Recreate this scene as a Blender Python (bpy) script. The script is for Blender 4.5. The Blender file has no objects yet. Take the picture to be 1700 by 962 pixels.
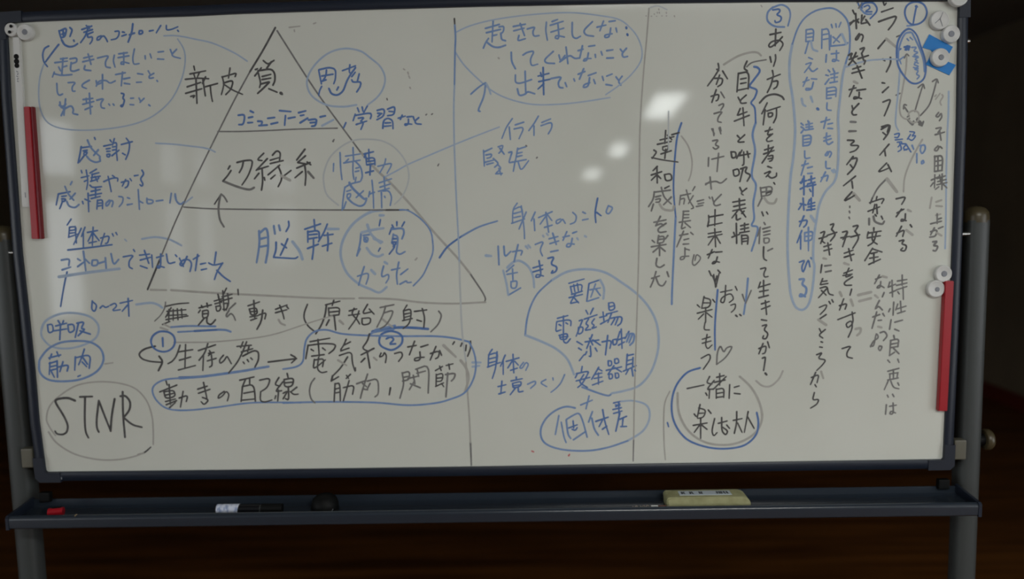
import bpy, bmesh, math, random
from mathutils import Vector, Matrix
random.seed(7)
sc = bpy.context.scene
COL = sc.collection

# ------------------------------------------------------------------ camera
BZ = 1.30                       # height of the middle of the whiteboard
FPX = 1300.0                    # focal length in pixels of the 1700 px wide frame
CAM = Vector((0.07673, -1.52893, BZ + 0.06892))
YAW, PITCH, ROLL = 0.01612, 0.1017, -0.02022
_r = Vector((math.cos(YAW), math.sin(YAW), 0)); _f = Vector((-math.sin(YAW), math.cos(YAW), 0)); _u = Vector((0, 0, 1))
FW = _f * math.cos(PITCH) - _u * math.sin(PITCH)
UP0 = _u * math.cos(PITCH) + _f * math.sin(PITCH)
RT = _r * math.cos(ROLL) + UP0 * math.sin(ROLL)
UP = UP0 * math.cos(ROLL) - _r * math.sin(ROLL)
cd = bpy.data.cameras.new('camera'); cam = bpy.data.objects.new('camera', cd); COL.objects.link(cam)
cd.sensor_width = 36.0; cd.lens = FPX * 36.0 / 1700.0; cd.clip_start = 0.05; cd.clip_end = 100
M = Matrix((RT, UP, -FW)).transposed().to_4x4(); M.translation = CAM
cam.matrix_world = M
cd.dof.use_dof = True; cd.dof.focus_distance = 1.39; cd.dof.aperture_fstop = 1.6
sc.camera = cam

# ------------------------------------------------------------------ world and light
w = bpy.data.worlds.new('world'); sc.world = w; w.use_nodes = True
w.node_tree.nodes['Background'].inputs[0].default_value = (0.6, 0.7, 0.9, 1)
w.node_tree.nodes['Background'].inputs[1].default_value = 0.3
sc.view_settings.view_transform = 'Standard'; sc.view_settings.look = 'None'
sc.view_settings.exposure = -0.17; sc.view_settings.gamma = 1.0; sc.view_settings.use_curve_mapping = False
sc.cycles.use_denoising = True
def area(name, loc, target, sx, sy, power, col=(1, 1, 1), spread=180):
    l = bpy.data.lights.new(name, 'AREA'); l.shape = 'RECTANGLE'; l.size = sx; l.size_y = sy; l.energy = power; l.color = col
    l.spread = math.radians(spread)
    o = bpy.data.objects.new(name, l); COL.objects.link(o); o.location = loc
    o.rotation_euler = (Vector(target) - Vector(loc)).to_track_quat('-Z', 'Y').to_euler(); return o
# light of the ceiling fitting in front of the board, and daylight of the hall behind the photographer
area('ceiling_fitting_light', (0.95, -2.6, 2.46), (0.95, -2.6, 0), 1.3, 0.28, 47, (1.0, 1.0, 0.96))

# ------------------------------------------------------------------ helpers
def ray(px, py):
    return FW + RT * ((px - 850) / FPX) - UP * ((py - 481) / FPX)
def P(px, py, Y=0.0):
    """the point of the vertical plane y = Y that is seen at px, py"""
    d = ray(px, py); return CAM + d * ((Y - CAM.y) / d.y)
def srgb(r, g, b):
    f = lambda c: (c / 255 / 12.92) if c / 255 <= 0.04045 else ((c / 255 + 0.055) / 1.055) ** 2.4
    return (f(r), f(g), f(b), 1)
def mat(name, col, rough=0.5, spec=0.5, metal=0.0, emit=None, estr=0.0, coat=0.0):
    m = bpy.data.materials.new(name); m.use_nodes = True; b = m.node_tree.nodes['Principled BSDF']
    b.inputs['Base Color'].default_value = col; b.inputs['Roughness'].default_value = rough
    b.inputs['Specular IOR Level'].default_value = spec; b.inputs['Metallic'].default_value = metal
    b.inputs['Coat Weight'].default_value = coat
    if emit: b.inputs['Emission Color'].default_value = emit; b.inputs['Emission Strength'].default_value = estr
    return m
def noisy(m, c1, c2, scale=(5, 5, 5), detail=4, lo=0.35, hi=0.65, bump=0.0):
    """mix two colours by object-space noise"""
    nt = m.node_tree; b = nt.nodes['Principled BSDF']
    tc = nt.nodes.new('ShaderNodeTexCoord'); mp = nt.nodes.new('ShaderNodeMapping'); mp.inputs['Scale'].default_value = scale
    n = nt.nodes.new('ShaderNodeTexNoise'); n.inputs['Scale'].default_value = 1.0; n.inputs['Detail'].default_value = detail
    cr = nt.nodes.new('ShaderNodeValToRGB'); cr.color_ramp.elements[0].position = lo; cr.color_ramp.elements[1].position = hi
    cr.color_ramp.elements[0].color = c1; cr.color_ramp.elements[1].color = c2
    nt.links.new(tc.outputs['Object'], mp.inputs['Vector']); nt.links.new(mp.outputs['Vector'], n.inputs['Vector'])
    nt.links.new(n.outputs['Fac'], cr.inputs['Fac']); nt.links.new(cr.outputs['Color'], b.inputs['Base Color'])
    if bump:
        bp = nt.nodes.new('ShaderNodeBump'); bp.inputs['Strength'].default_value = bump; bp.inputs['Distance'].default_value = 0.001
        nt.links.new(n.outputs['Fac'], bp.inputs['Height']); nt.links.new(bp.outputs['Normal'], b.inputs['Normal'])
    return m
def obj(name, bm, m, parent=None, smooth=False):
    bmesh.ops.recalc_face_normals(bm, faces=bm.faces)
    me = bpy.data.meshes.new(name); bm.to_mesh(me); bm.free(); me.materials.append(m)
    if smooth:
        for p in me.polygons: p.use_smooth = True
        try: me.set_sharp_from_angle(angle=math.radians(40))
        except Exception: pass
    o = bpy.data.objects.new(name, me); COL.objects.link(o)
    if parent: o.parent = parent; o.matrix_parent_inverse = Matrix.Translation(-wloc(parent))
    return o
def wloc(o):
    return Vector((0, 0, 0)) if o.parent else Vector(o.location)   # parts keep their points in world space
def tag(o, label=None, cat=None, group=None, kind=None):
    if label: o['label'] = label
    if cat: o['category'] = cat
    if group: o['group'] = group
    if kind: o['kind'] = kind
    return o
def empty(name, loc, label, cat, group=None):
    o = bpy.data.objects.new(name, None); COL.objects.link(o); o.location = loc; o.empty_display_size = 0.05
    return tag(o, label, cat, group)
def box(bm, c, s, rot=None):
    mtx = Matrix.Translation(c) @ (rot.to_4x4() if rot else Matrix()) @ Matrix.Diagonal((s[0], s[1], s[2], 1))
    return bmesh.ops.create_cube(bm, size=1, matrix=mtx)['verts']
def bbox(bm, c, s, bev=0.002, seg=2, rot=None):
    vs = box(bm, c, s, rot); es = list({e for v in vs for e in v.link_edges})
    bmesh.ops.bevel(bm, geom=es, offset=bev, segments=seg, affect='EDGES', profile=0.6)
def cyl(bm, a, b, r, n=20, r2=None):
    a, b = Vector(a), Vector(b); d = b - a
    mtx = Matrix.Translation((a + b) / 2) @ d.to_track_quat('Z', 'Y').to_matrix().to_4x4()
    return bmesh.ops.create_cone(bm, cap_ends=True, segments=n, radius1=r, radius2=r if r2 is None else r2, depth=d.length, matrix=mtx)
def lathe(bm, prof, origin, axis, n=32):
    """profile [(radius, along)] turned about the axis"""
    q = Vector(axis).to_track_quat('Z', 'Y').to_matrix(); o = Vector(origin); rings = []
    for r, h in prof:
        if r < 1e-6: rings.append([bm.verts.new(o + q @ Vector((0, 0, h)))])
        else: rings.append([bm.verts.new(o + q @ Vector((r * math.cos(2 * math.pi * k / n), r * math.sin(2 * math.pi * k / n), h))) for k in range(n)])
    for A, B in zip(rings, rings[1:]):
        for k in range(n):
            a0, a1 = A[k % len(A)], A[(k + 1) % len(A)]; b0, b1 = B[k % len(B)], B[(k + 1) % len(B)]
            vs = []
            for v in (a0, a1, b1, b0):
                if v not in vs: vs.append(v)
            if len(vs) > 2: bm.faces.new(vs)
def prism(bm, pts, y0, y1):
    """polygon of (x, z) points extruded from y0 to y1"""
    a = [bm.verts.new((x, y0, z)) for x, z in pts]; b = [bm.verts.new((x, y1, z)) for x, z in pts]
    bm.faces.new(a); bm.faces.new(b[::-1])
    for i in range(len(pts)):
        j = (i + 1) % len(pts); bm.faces.new((a[i], b[i], b[j], a[j]))
def sweep_x(bm, prof, x0, x1):
    """closed (y, z) profile swept along x"""
    a = [bm.verts.new((x0, y, z)) for y, z in prof]; b = [bm.verts.new((x1, y, z)) for y, z in prof]
    bm.faces.new(a); bm.faces.new(b[::-1])
    for i in range(len(prof)):
        j = (i + 1) % len(prof); bm.faces.new((a[i], b[i], b[j], a[j]))
def tube(bm, pts, r, n=6):
    rings = []
    for i, p in enumerate(pts):
        p = Vector(p); d = (Vector(pts[min(i + 1, len(pts) - 1)]) - Vector(pts[max(i - 1, 0)])).normalized()
        q = d.to_track_quat('Z', 'Y').to_matrix()
        rings.append([bm.verts.new(p + q @ Vector((r * math.cos(2 * math.pi * k / n), r * math.sin(2 * math.pi * k / n), 0))) for k in range(n)])
    for A, B in zip(rings, rings[1:]):
        for k in range(n): bm.faces.new((A[k], A[(k + 1) % n], B[(k + 1) % n], B[k]))
    bm.faces.new(rings[0]); bm.faces.new(rings[-1][::-1])

# ------------------------------------------------------------------ materials
m_board = mat('enamel_white', (0.74, 0.745, 0.70, 1), 0.05, 0.5)
noisy(m_board, (0.665, 0.685, 0.62, 1), (0.715, 0.735, 0.675, 1), (3, 3, 3), 3, 0.3, 0.7)
m_frame = mat('frame_blue_grey', srgb(32, 39, 52), 0.38, 0.4)
m_post = mat('post_grey', srgb(66, 70, 70), 0.42, 0.4)
m_plast = mat('beige_plastic', srgb(98, 96, 84), 0.45)
m_cap = mat('cap_beige', srgb(74, 66, 46), 0.35)
m_dark = mat('dark_rubber', srgb(7, 8, 8), 0.6, 0.2)
m_chrome = mat('chrome', (0.7, 0.7, 0.68, 1), 0.25, 0.5, 1.0)
m_white = mat('white_plastic', (0.68, 0.69, 0.67, 1), 0.4)
m_dim = mat('magnet_mark_grey', srgb(134, 138, 146), 0.5)
m_red = mat('red_plastic', srgb(165, 20, 34), 0.35)
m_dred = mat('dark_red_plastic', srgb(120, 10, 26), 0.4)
m_blue = mat('blue_card', srgb(0, 125, 205), 0.5)
m_eras = noisy(mat('eraser_beige', srgb(196, 192, 140), 0.8), srgb(148, 147, 106), srgb(166, 165, 124), (60, 60, 60), 3)
m_wood = noisy(mat('floor_wood', (0.03, 0.01, 0.003, 1), 0.45, 0.3), srgb(74, 42, 14), srgb(114, 70, 28), (1.2, 14, 1), 5, 0.35, 0.65)
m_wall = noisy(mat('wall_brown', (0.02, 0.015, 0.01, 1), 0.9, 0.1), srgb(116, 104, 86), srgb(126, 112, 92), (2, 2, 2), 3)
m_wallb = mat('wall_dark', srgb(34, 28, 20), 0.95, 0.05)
m_ceil = mat('ceiling_tile', srgb(150, 148, 140), 0.9, 0.1)
m_base = mat('baseboard_wood', srgb(96, 36, 24), 0.5, 0.3)
m_winf = mat('window_frame_grey', srgb(120, 118, 112), 0.5)
def emitter(name, col, s):
    m = mat(name, (0.5, 0.5, 0.5, 1), 0.5, emit=col, estr=s); return m
m_pane = emitter('window_daylight', (0.86, 0.92, 1.0, 1), 3.4)
m_paned = emitter('window_daylight_through_curtain', (0.86, 0.92, 1.0, 1), 1.5)
m_sky = emitter('window_daylight_open', (0.93, 0.97, 1.0, 1), 4.2)
m_lamp = emitter('lamp_diffuser', (0.95, 1.0, 0.98, 1), 13.0)
m_lampn = emitter('near_lamp_diffuser', (0.95, 1.0, 0.95, 1), 4.0)

# ------------------------------------------------------------------ the room: a long hall behind the photographer
XL, XR, YN, YF, ZC = -4.3, 3.30, -31.0, 5.2, 2.52
def slab(name, c, s, m, kind='structure'):
    bm = bmesh.new(); box(bm, c, s); return tag(obj(name, bm, m), kind=kind)
LX, LY = XR - XL, YF - YN; MX, MY = (XL + XR) / 2, (YF + YN) / 2
slab('floor', (MX, MY, -0.05), (LX + 0.4, LY + 0.4, 0.1), m_wood)
slab('ceiling', (MX, MY, ZC + 0.05), (LX + 0.4, LY + 0.4, 0.1), m_ceil)
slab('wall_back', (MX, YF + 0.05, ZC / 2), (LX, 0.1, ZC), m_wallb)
slab('wall_rear', (MX, YN - 0.05, ZC / 2), (LX, 0.1, ZC), m_wall)
slab('baseboard_right', (XR - 0.012, MY, 0.05), (0.02, LY, 0.10), m_base)
slab('baseboard_back', (MX, YF - 0.012, 0.05), (LX - 0.05, 0.02, 0.10), m_base)
# side walls with window openings: bays (y from, y to, brightness)
def side_wall(name, X, sgn, bays, n0):
    global win
    bm = bmesh.new(); y = YN; xc = X + sgn * 0.05
    for a, b, _, rows in sorted(bays):
        box(bm, (xc, (y + a) / 2, ZC / 2), (0.1, a - y, ZC))
        zz = [0] + [v for r_ in rows for v in r_] + [ZC]
        for z0, z1 in zip(zz[0::2], zz[1::2]): box(bm, (xc, (a + b) / 2, (z0 + z1) / 2), (0.1, b - a, z1 - z0))
        y = b
    box(bm, (xc, (y + YF) / 2, ZC / 2), (0.1, YF - y, ZC)); tag(obj(name, bm, m_wall), kind='structure')
    for i, (a, b, pm_, rows) in enumerate(bays):
        e = bpy.data.objects.new('window_%d' % (i + n0), None); COL.objects.link(e); e.location = (xc, (a + b) / 2, BZ); tag(e, kind='structure')
        for z0, z1 in rows:
            nb = max(1, round((b - a) / 1.1)); t = 0.03
            for k in range(nb):
                ya, yb = a + (b - a) * k / nb, a + (b - a) * (k + 1) / nb; fm = bmesh.new()
                for cy, cz, sy, sz in ((ya + t / 2, (z0 + z1) / 2, t, z1 - z0), (yb - t / 2, (z0 + z1) / 2, t, z1 - z0), ((ya + yb) / 2, z0 + t / 2, yb - ya - 2 * t, t), ((ya + yb) / 2, z1 - t / 2, yb - ya - 2 * t, t)):
                    box(fm, (xc, cy, cz), (0.06, sy, sz))
                obj('window_frame', fm, m_winf, e)
                pm = bmesh.new(); box(pm, (xc + sgn * 0.01, (ya + yb) / 2, (z0 + z1) / 2), (0.006, yb - ya - 2 * t, z1 - z0 - 2 * t)); obj('pane', pm, pm_, e)
TWO = [(BZ - 0.90, BZ + 0.27), (BZ + 0.46, BZ + 1.02)]
side_wall('wall_left', XL, -1, [(-6.26, -5.60, m_pane, TWO), (-8.66, -8.03, m_paned, TWO), (-9.60, -9.03, m_paned, TWO), (-13.8, -12.0, m_paned, TWO), (-5.0, -1.7, m_sky, TWO)], 1)
side_wall('wall_right', XR, 1, [(-4.1, -1.3, m_sky, TWO)], 6)
# ceiling lights
def lamp(x, y, sx, sy, rz, m, label, h=0.06):
    e = empty('ceiling_light', (x, y, ZC - h), label, 'ceiling light', 'ceiling lights of the hall')
    rot = Matrix.Rotation(rz, 3, 'Z')
    b = bmesh.new(); bbox(b, (x, y, ZC - h / 2), (sx + 0.06, sy + 0.06, h - 0.004), 0.006, 2, rot); obj('housing', b, m_white, e)
    b = bmesh.new(); bbox(b, (x, y, ZC - h - 0.006), (sx, sy, 0.02), 0.006, 2, rot); obj('diffuser', b, m, e)
lamp(1.64, -7.25, 0.30, 1.9, 0.09, m_lamp, 'lit ceiling light mirrored brightly in the board, first of the row behind the camera')
lamp(1.92, -13.7, 0.28, 2.8, 0.09, m_lamp, 'lit ceiling light, second of the row behind the camera')
lamp(2.33, -24.3, 0.50, 5.4, 0.07, m_lamp, 'lit ceiling light, farthest of the row behind the camera')
lamp(0.95, -2.6, 1.3, 0.28, 0, m_lampn, 'short lit ceiling light just in front of the whiteboard', 0.03)
# ------------------------------------------------------------------ the whiteboard on its stand
wb = empty('whiteboard', (0, 0, 0), 'large whiteboard in a blue-grey frame on a rolling stand, covered in handwriting', 'whiteboard')
TOP = [(14, 40), (60, 37), (160, 33), (320, 28), (400, 24), (600, 17.5), (800, 12), (1050, 7), (1290, 4.5), (1589, 3)]
RIGHT = [(1589, 3), (1586, 200), (1580, 380), (1573, 560), (1564, 762)]
BOTTOM = [(1564, 762), (1300, 766), (1000, 770.5), (800, 774), (400, 779.5), (78, 783)]
LEFT = [(78, 783), (67, 700), (60, 617), (50, 520), (39, 420), (31, 310), (20, 160), (14, 40)]
loop = []; corner = []
for e in (TOP, RIGHT, BOTTOM, LEFT):
    corner.append(len(loop)); loop += [P(x, y, 0) for x, y in e[:-1]]
N = len(loop); L2 = [(p.x, p.z) for p in loop]
def offs(d):
    out = []
    for i in range(N):
        a, b, c = Vector(L2[i - 1]), Vector(L2[i]), Vector(L2[(i + 1) % N])
        n1 = Vector((-(b - a).y, (b - a).x)).normalized(); n2 = Vector((-(c - b).y, (c - b).x)).normalized()
        m = (n1 + n2); m = m / (m.length_squared / 2) if m.length > 0.1 else n1
        out.append(b + m * d)
    return out
surf = offs(0.006)
bm = bmesh.new(); prism(bm, [tuple(p) for p in surf], 0.0, 0.010)
board = obj('writing_surface', bm, m_board, wb)
bm = bmesh.new(); prism(bm, [tuple(p) for p in offs(0.004)], 0.0105, 0.0145)
obj('back_panel', bm, m_plast, wb)
fprof = [(0.0005, -0.0005), (0.001, -0.0045), (0.005, -0.0065), (0.015, -0.0065), (0.0195, -0.003), (0.020, 0.016), (0.003, 0.018)]   # (outward, y)
fo = [offs(d) for d, _ in fprof]
def rail(i0, i1):
    bm = bmesh.new(); rings = []
    k = i0
    while True:
        rings.append([bm.verts.new((fo[j][k % N].x, fprof[j][1], fo[j][k % N].y)) for j in range(len(fprof))])
        if k == i1: break
        k += 1
    for A, B in zip(rings, rings[1:]):
        for j in range(len(fprof)):
            q = (j + 1) % len(fprof); bm.faces.new((A[j], A[q], B[q], B[j]))
    bm.faces.new(rings[0]); bm.faces.new(rings[-1][::-1]); return bm
for i in range(4):
    obj('frame_rail', rail(corner[i], corner[i + 1] if i < 3 else N), m_frame, wb, True)
m_corner = mat('corner_plastic', srgb(32, 38, 50), 0.5, 0.4)
for i in range(4):                                            # moulded corner pieces
    c = Vector(L2[corner[i]]); a = (Vector(L2[corner[i] - 1]) - c).normalized(); b = (Vector(L2[(corner[i] + 1) % N]) - c).normalized()
    o = 0.0212; t = 0.030
    pts = [c - a * o * 0.98 - b * o * 0.55, c - a * o * 0.55 - b * o * 0.98, c + a * t - b * o, c + a * t - b * 0.001, c + a * 0.004 + b * 0.000, c - a * 0.0 + b * 0.004, c + b * t - a * 0.001, c + b * t - a * o]
    # order round the L
    pts = [c - a * o * 0.6 - b * o, c + a * t - b * o, c + a * t - b * 0.001, c + a * 0.003 - b * 0.001, c - a * 0.001 + b * 0.003, c + b * t - a * 0.001, c + b * t - a * o, c - b * o * 0.6 - a * o]
    bm = bmesh.new(); prism(bm, [tuple(p) for p in pts], -0.0078, 0.0175); obj('corner_piece', bm, m_corner, wb)
# faint maker's mark on the lower rail, under the left end
bm = bmesh.new()
for x in (87, 90, 93, 96, 99, 102):
    p = P(x, 794.5, -0.0067); box(bm, (p.x, -0.0067, p.z), (0.0022, 0.0004, 0.005 + 0.002 * (x % 2)))
obj('printed_mark', bm, mat('print_grey', srgb(120, 124, 130), 0.6), wb)
# posts, each on a foot with two casters
PX, PY = 0.966, 0.030
m_capd = m_cap
for s in (-1, 1):
    bm = bmesh.new(); n = 28; ring = []
    zt, zb = BZ + 0.030, 0.125
    for z in (zb, zt):
        ring.append([bm.verts.new((s * PX + 0.0225 * math.copysign(abs(math.cos(t)) ** 0.7, math.cos(t)), PY + 0.0225 * math.copysign(abs(math.sin(t)) ** 0.7, math.sin(t)), z)) for t in [2 * math.pi * k / n for k in range(n)]])
    for k in range(n): bm.faces.new((ring[0][k], ring[0][(k + 1) % n], ring[1][(k + 1) % n], ring[1][k]))
    bm.faces.new(ring[0]); bm.faces.new(ring[1]); obj('post', bm, m_post, wb, True)
    bm = bmesh.new(); lathe(bm, [(0, 0), (0.0240, 0), (0.0240, 0.012), (0.0225, 0.020), (0.017, 0.027), (0.009, 0.0305), (0, 0.032)], (s * PX, PY, BZ + 0.026), (0, 0, 1))
    obj('post_cap', bm, m_cap, wb, True)
    # pivot pin high on the post, lock bracket and knob low down
    bm = bmesh.new(); cyl(bm, (s * 0.918, 0.008, BZ + 0.004), (s * 0.950, 0.018, BZ + 0.004), 0.0045, 12); obj('pivot_pin', bm, m_chrome, wb, True)
    bm = bmesh.new(); bbox(bm, (s * 0.9375, 0.010, BZ - 0.425 + (0.012 if s < 0 else 0)), (0.024, 0.020, 0.040), 0.003); obj('bracket', bm, m_plast, wb)
    if s > 0:
        bm = bmesh.new(); x0 = s * 0.986
        lathe(bm, [(0, 0), (0.008, 0), (0.008, 0.010), (0.019, 0.011), (0.021, 0.014), (0.021, 0.021), (0.018, 0.025), (0, 0.027)], (x0, PY - 0.004, BZ - 0.412), (s, 0, 0))
        kn = obj('lock_knob', bm, m_cap, wb, True)
        bm = bmesh.new(); cyl(bm, (x0 - s * 0.004, PY - 0.004, BZ - 0.412), (x0 + s * 0.010, PY - 0.004, BZ - 0.412), 0.012, 18); obj('washer', bm, m_dark, kn)
    # foot and casters (below the picture)
    bm = bmesh.new(); bbox(bm, (s * PX, PY, 0.105), (0.05, 0.62, 0.04), 0.008, 3); obj('foot', bm, m_post, wb, True)
    for dy in (-0.27, 0.27):
        bm = bmesh.new(); cyl(bm, (s * PX - 0.011, PY + dy, 0.028), (s * PX + 0.011, PY + dy, 0.028), 0.028, 20)
        cyl(bm, (s * PX, PY + dy, 0.05), (s * PX, PY + dy, 0.09), 0.007, 10); box(bm, (s * PX, PY + dy, 0.056), (0.034, 0.03, 0.012)); obj('caster', bm, m_dark, wb)
# lower crossbar joining the feet
bm = bmesh.new(); bbox(bm, (0, PY, 0.22), (2 * PX - 0.04, 0.022, 0.03), 0.004); obj('crossbar', bm, m_post, wb)
# marker tray hung across the posts
m_tray = mat('tray_blue_grey', srgb(42, 50, 60), 0.24, 0.6)
lip, bot, flo = BZ - 0.5045, BZ - 0.5305, BZ - 0.5160
prof = [(0.006, BZ - 0.500), (0.0035, BZ - 0.500), (0.002, flo + 0.003), (-0.002, flo), (-0.062, flo), (-0.066, flo + 0.003), (-0.070, lip - 0.001), (-0.0705, lip), (-0.0728, lip - 0.0004), (-0.0748, lip - 0.0015), (-0.0764, lip - 0.0032), (-0.0775, lip - 0.0053), (-0.0780, lip - 0.0080), (-0.0775, bot + 0.003), (-0.074, bot), (-0.066, bot + 0.001), (-0.060, flo - 0.003), (0.006, flo - 0.003)]
TX = 0.932
bm = bmesh.new(); sweep_x(bm, prof, -TX, TX); tray = obj('tray', bm, m_tray, wb, True)
for s in (-1, 1):
    bm = bmesh.new()
    ep = [(-0.079, bot - 0.0005), (-0.079, lip - 0.003), (-0.075, lip + 0.001), (0.0065, BZ - 0.4965), (0.0065, bot + 0.008), (-0.06, bot)]
    sweep_x(bm, ep, s * TX, s * (TX + 0.006)); obj('tray_end_cap', bm, m_frame, tray)
    bm = bmesh.new(); bbox(bm, (s * 0.905, 0.0, BZ - 0.4935), (0.022, 0.012, 0.020), 0.002); obj('tray_bracket', bm, m_dark, tray)
m_scr = m_chrome
for px, py in ((1609, 68),):
    p = P(px, py, -0.004); bm = bmesh.new(); cyl(bm, (0.9185, -0.001, p.z), (0.923, -0.001, p.z), 0.004, 12); obj('screw', bm, m_scr, wb, True)

# ------------------------------------------------------------------ things stuck to the board
def magnet(px, py, r, label, marks, group=None, h=0.008, y0=0.0, name='round_magnet'):
    c = P(px, py, y0 - h); e = empty(name, (c.x, y0, c.z), label, 'magnet', group)
    bm = bmesh.new(); R = r / 850.0
    lathe(bm, [(0, 0), (R * 0.98, 0), (R * 1.0, 0.002), (R * 0.99, h - 0.002), (R * 0.93, h - 0.0004), (R * 0.85, h), (R * 0.80, h - 0.0006), (R * 0.45, h - 0.0008), (R * 0.40, h - 0.0012), (0, h - 0.0014)], (c.x, y0 - 0.0004, c.z), (0, -1, 0), 40)
    obj('body', bm, m_white, e, True)
    for kind, dx, dz, s in marks:
        bm = bmesh.new(); q = (c.x + dx / 850, y0 - h - 0.0003, c.z - dz / 850)
        if kind == 'dot':
            lathe(bm, [(0, 0), (s / 850, 0), (s / 850 * 0.8, 0.0012), (0, 0.0014)], (q[0], q[1] + 0.001, q[2]), (0, -1, 0), 14); obj('centre_mark', bm, m_dim, e)
        if kind == 'blob':
            lathe(bm, [(0, 0), (s / 850, 0), (s / 850, 0.001), (0, 0.001)], q, (0, -1, 0), 8); obj('black_mark', bm, m_dark, e)
        if kind == 'line':
            tube(bm, [(c.x + a / 850, y0 - h + 0.0003, c.z - b / 850) for a, b in s], 0.0006, 5); obj('scratch', bm, m_dim, e)
    return e
G = 'round white magnets on the whiteboard'
magnet(18, 49, 11, 'small white round magnet with two black marks, at top left corner of whiteboard', [('blob', 1, -5, 2.6), ('blob', -2, 4, 2.6)], G)
magnet(40.5, 53, 13.5, 'white round magnet beside the small black-marked one at top left corner', [('dot', 0, 0, 4.6)], G, 0.009)
magnet(1561, 33, 15, 'scratched white round magnet topmost of the three near the blue card', [('line', 0, 0, [(4, -12), (0, -2), (4, 10)]), ('line', 0, 0, [(0, -2), (-8, 5)])], G, 0.009)
magnet(1580, 56, 14, 'white round magnet between the scratched one and the blue card, on the frame edge', [('dot', 0, 0, 5)], G, 0.010)
magnet(1562, 95, 14.5, 'white round magnet with grey centre lying on the blue card', [('dot', 1, 0, 4.5)], G, 0.0085, -0.0014)
magnet(1567, 455, 14, 'white round magnet with grey centre, upper of two above the right red bar', [('dot', 1, 0, 5)], G, 0.009)
magnet(1554.5, 480, 14.5, 'white round magnet lower left of two at the top of the right red bar', [('dot', 2, 1, 4)], G, 0.009)
magnet(1593, -6, 15, 'white round magnet at top right corner of frame, cut off by picture edge', [], G, 0.010, -0.0075)
# blue card shaped like a capital I, under a magnet
bm = bmesh.new()
up = [(1543, 57), (1582, 78), (1576, 89), (1566, 86), (1560, 100), (1573, 102), (1587, 108), (1576, 125), (1537, 107), (1544, 94), (1549, 88), (1545, 83), (1531.5, 79)]
prism(bm, [(P(x, y, -0.0012).x, P(x, y, -0.0012).z) for x, y in up], -0.0014, -0.0002)
tag(obj('blue_card', bm, m_blue), 'bright blue card cut with side notches, pinned under a magnet at upper right', 'card')
# white marker holder bar with black print, upper left
def strip(name, tl, tr, bl, br, y0, y1, m, parent=None, bev=0.0015):
    bm = bmesh.new(); pts = [P(x, y, y0) for x, y in (tl, tr, br, bl)]
    prism(bm, [(p.x, p.z) for p in pts], y0, y1); bmesh.ops.bevel(bm, geom=list(bm.edges), offset=bev, segments=2, affect='EDGES')
    return obj(name, bm, m, parent)
p0 = P(35, 200, 0); e = empty('bar_magnet', (p0.x, 0, p0.z), 'long white bar magnet with black print, at upper left edge of board', 'bar magnet')
strip('bar', (20, 62), (33, 62), (36, 344), (50, 344), -0.006, -0.0003, m_white, e)
bm = bmesh.new()
for x, y, r in ((27, 94, 4.2), (27.5, 102, 4.4), (28, 109, 4.0)):
    c = P(x, y, -0.0062); lathe(bm, [(0, 0), (r / 850, 0), (r / 850, 0.0005), (0, 0.0005)], (c.x, -0.006, c.z), (0, -1, 0), 12)
obj('black_print', bm, m_dark, e)
bm = bmesh.new()
for x, y, a in ((28.5, 119, 1), (29.5, 123, -1), (28.5, 127, 1), (29.5, 131, -1), (29.5, 135, 1)):
    c = P(x, y, -0.0062); box(bm, (c.x, -0.0062, c.z), (0.0034, 0.0004, 0.0016), Matrix.Rotation(a * 0.6, 3, 'Y'))
c = P(42, 324, -0.0062); box(bm, (c.x, -0.0062, c.z), (0.0016, 0.0004, 0.010)); obj('small_print', bm, m_dim, e)
# red bar magnets: a broad face and a narrow darker ledge with a groove between
def redbar(tl, tr, bl, br, label, side, H=0.012):
    c = P((tl[0] + br[0]) / 2, (tl[1] + br[1]) / 2, 0); e = empty('red_bar_magnet', (c.x, 0, c.z), label, 'bar magnet', 'red bar magnets')
    def lerp(a, b, t): return (a[0] + (b[0] - a[0]) * t, a[1] + (b[1] - a[1]) * t)
    a0, a1, g1 = (0.0, 0.64, 0.72) if side < 0 else (0.10, 1.0, 0.12)
    strip('bar', lerp(tl, tr, a0), lerp(tl, tr, a1), lerp(bl, br, a0), lerp(bl, br, a1), -H, -0.0004, m_red, e, 0.001)
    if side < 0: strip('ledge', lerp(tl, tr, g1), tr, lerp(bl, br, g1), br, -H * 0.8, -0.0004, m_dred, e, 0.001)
    if side > 0: strip('shadow_lip', tl, tr, bl, br, -0.004, -0.0004, m_dred, e, 0.0005); return  # dark red lip left of the right bar stands in for its side shadow
    bm = bmesh.new(); q = [P(*lerp(tl, tr, (a1 + g1) / 2 if side < 0 else (a0 + g1) / 2), -0.005), P(*lerp(bl, br, (a1 + g1) / 2 if side < 0 else (a0 + g1) / 2), -0.005)]
    d = 0.002; prism(bm, [(q[0].x - d, q[0].z - 0.001), (q[0].x + d, q[0].z - 0.001), (q[1].x + d, q[1].z + 0.001), (q[1].x - d, q[1].z + 0.001)], -0.006, -0.0006); obj('groove', bm, m_dred, e)
redbar((39, 177), (54.5, 177), (52, 397), (70, 397), 'red bar magnet at left edge of the board, below the white bar', -1)
redbar((1568, 467), (1584, 467), (1557, 683), (1573, 683), 'red bar magnet at right edge of the board, below two white magnets', 1)

# ------------------------------------------------------------------ things on the tray
ty = -0.030
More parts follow.
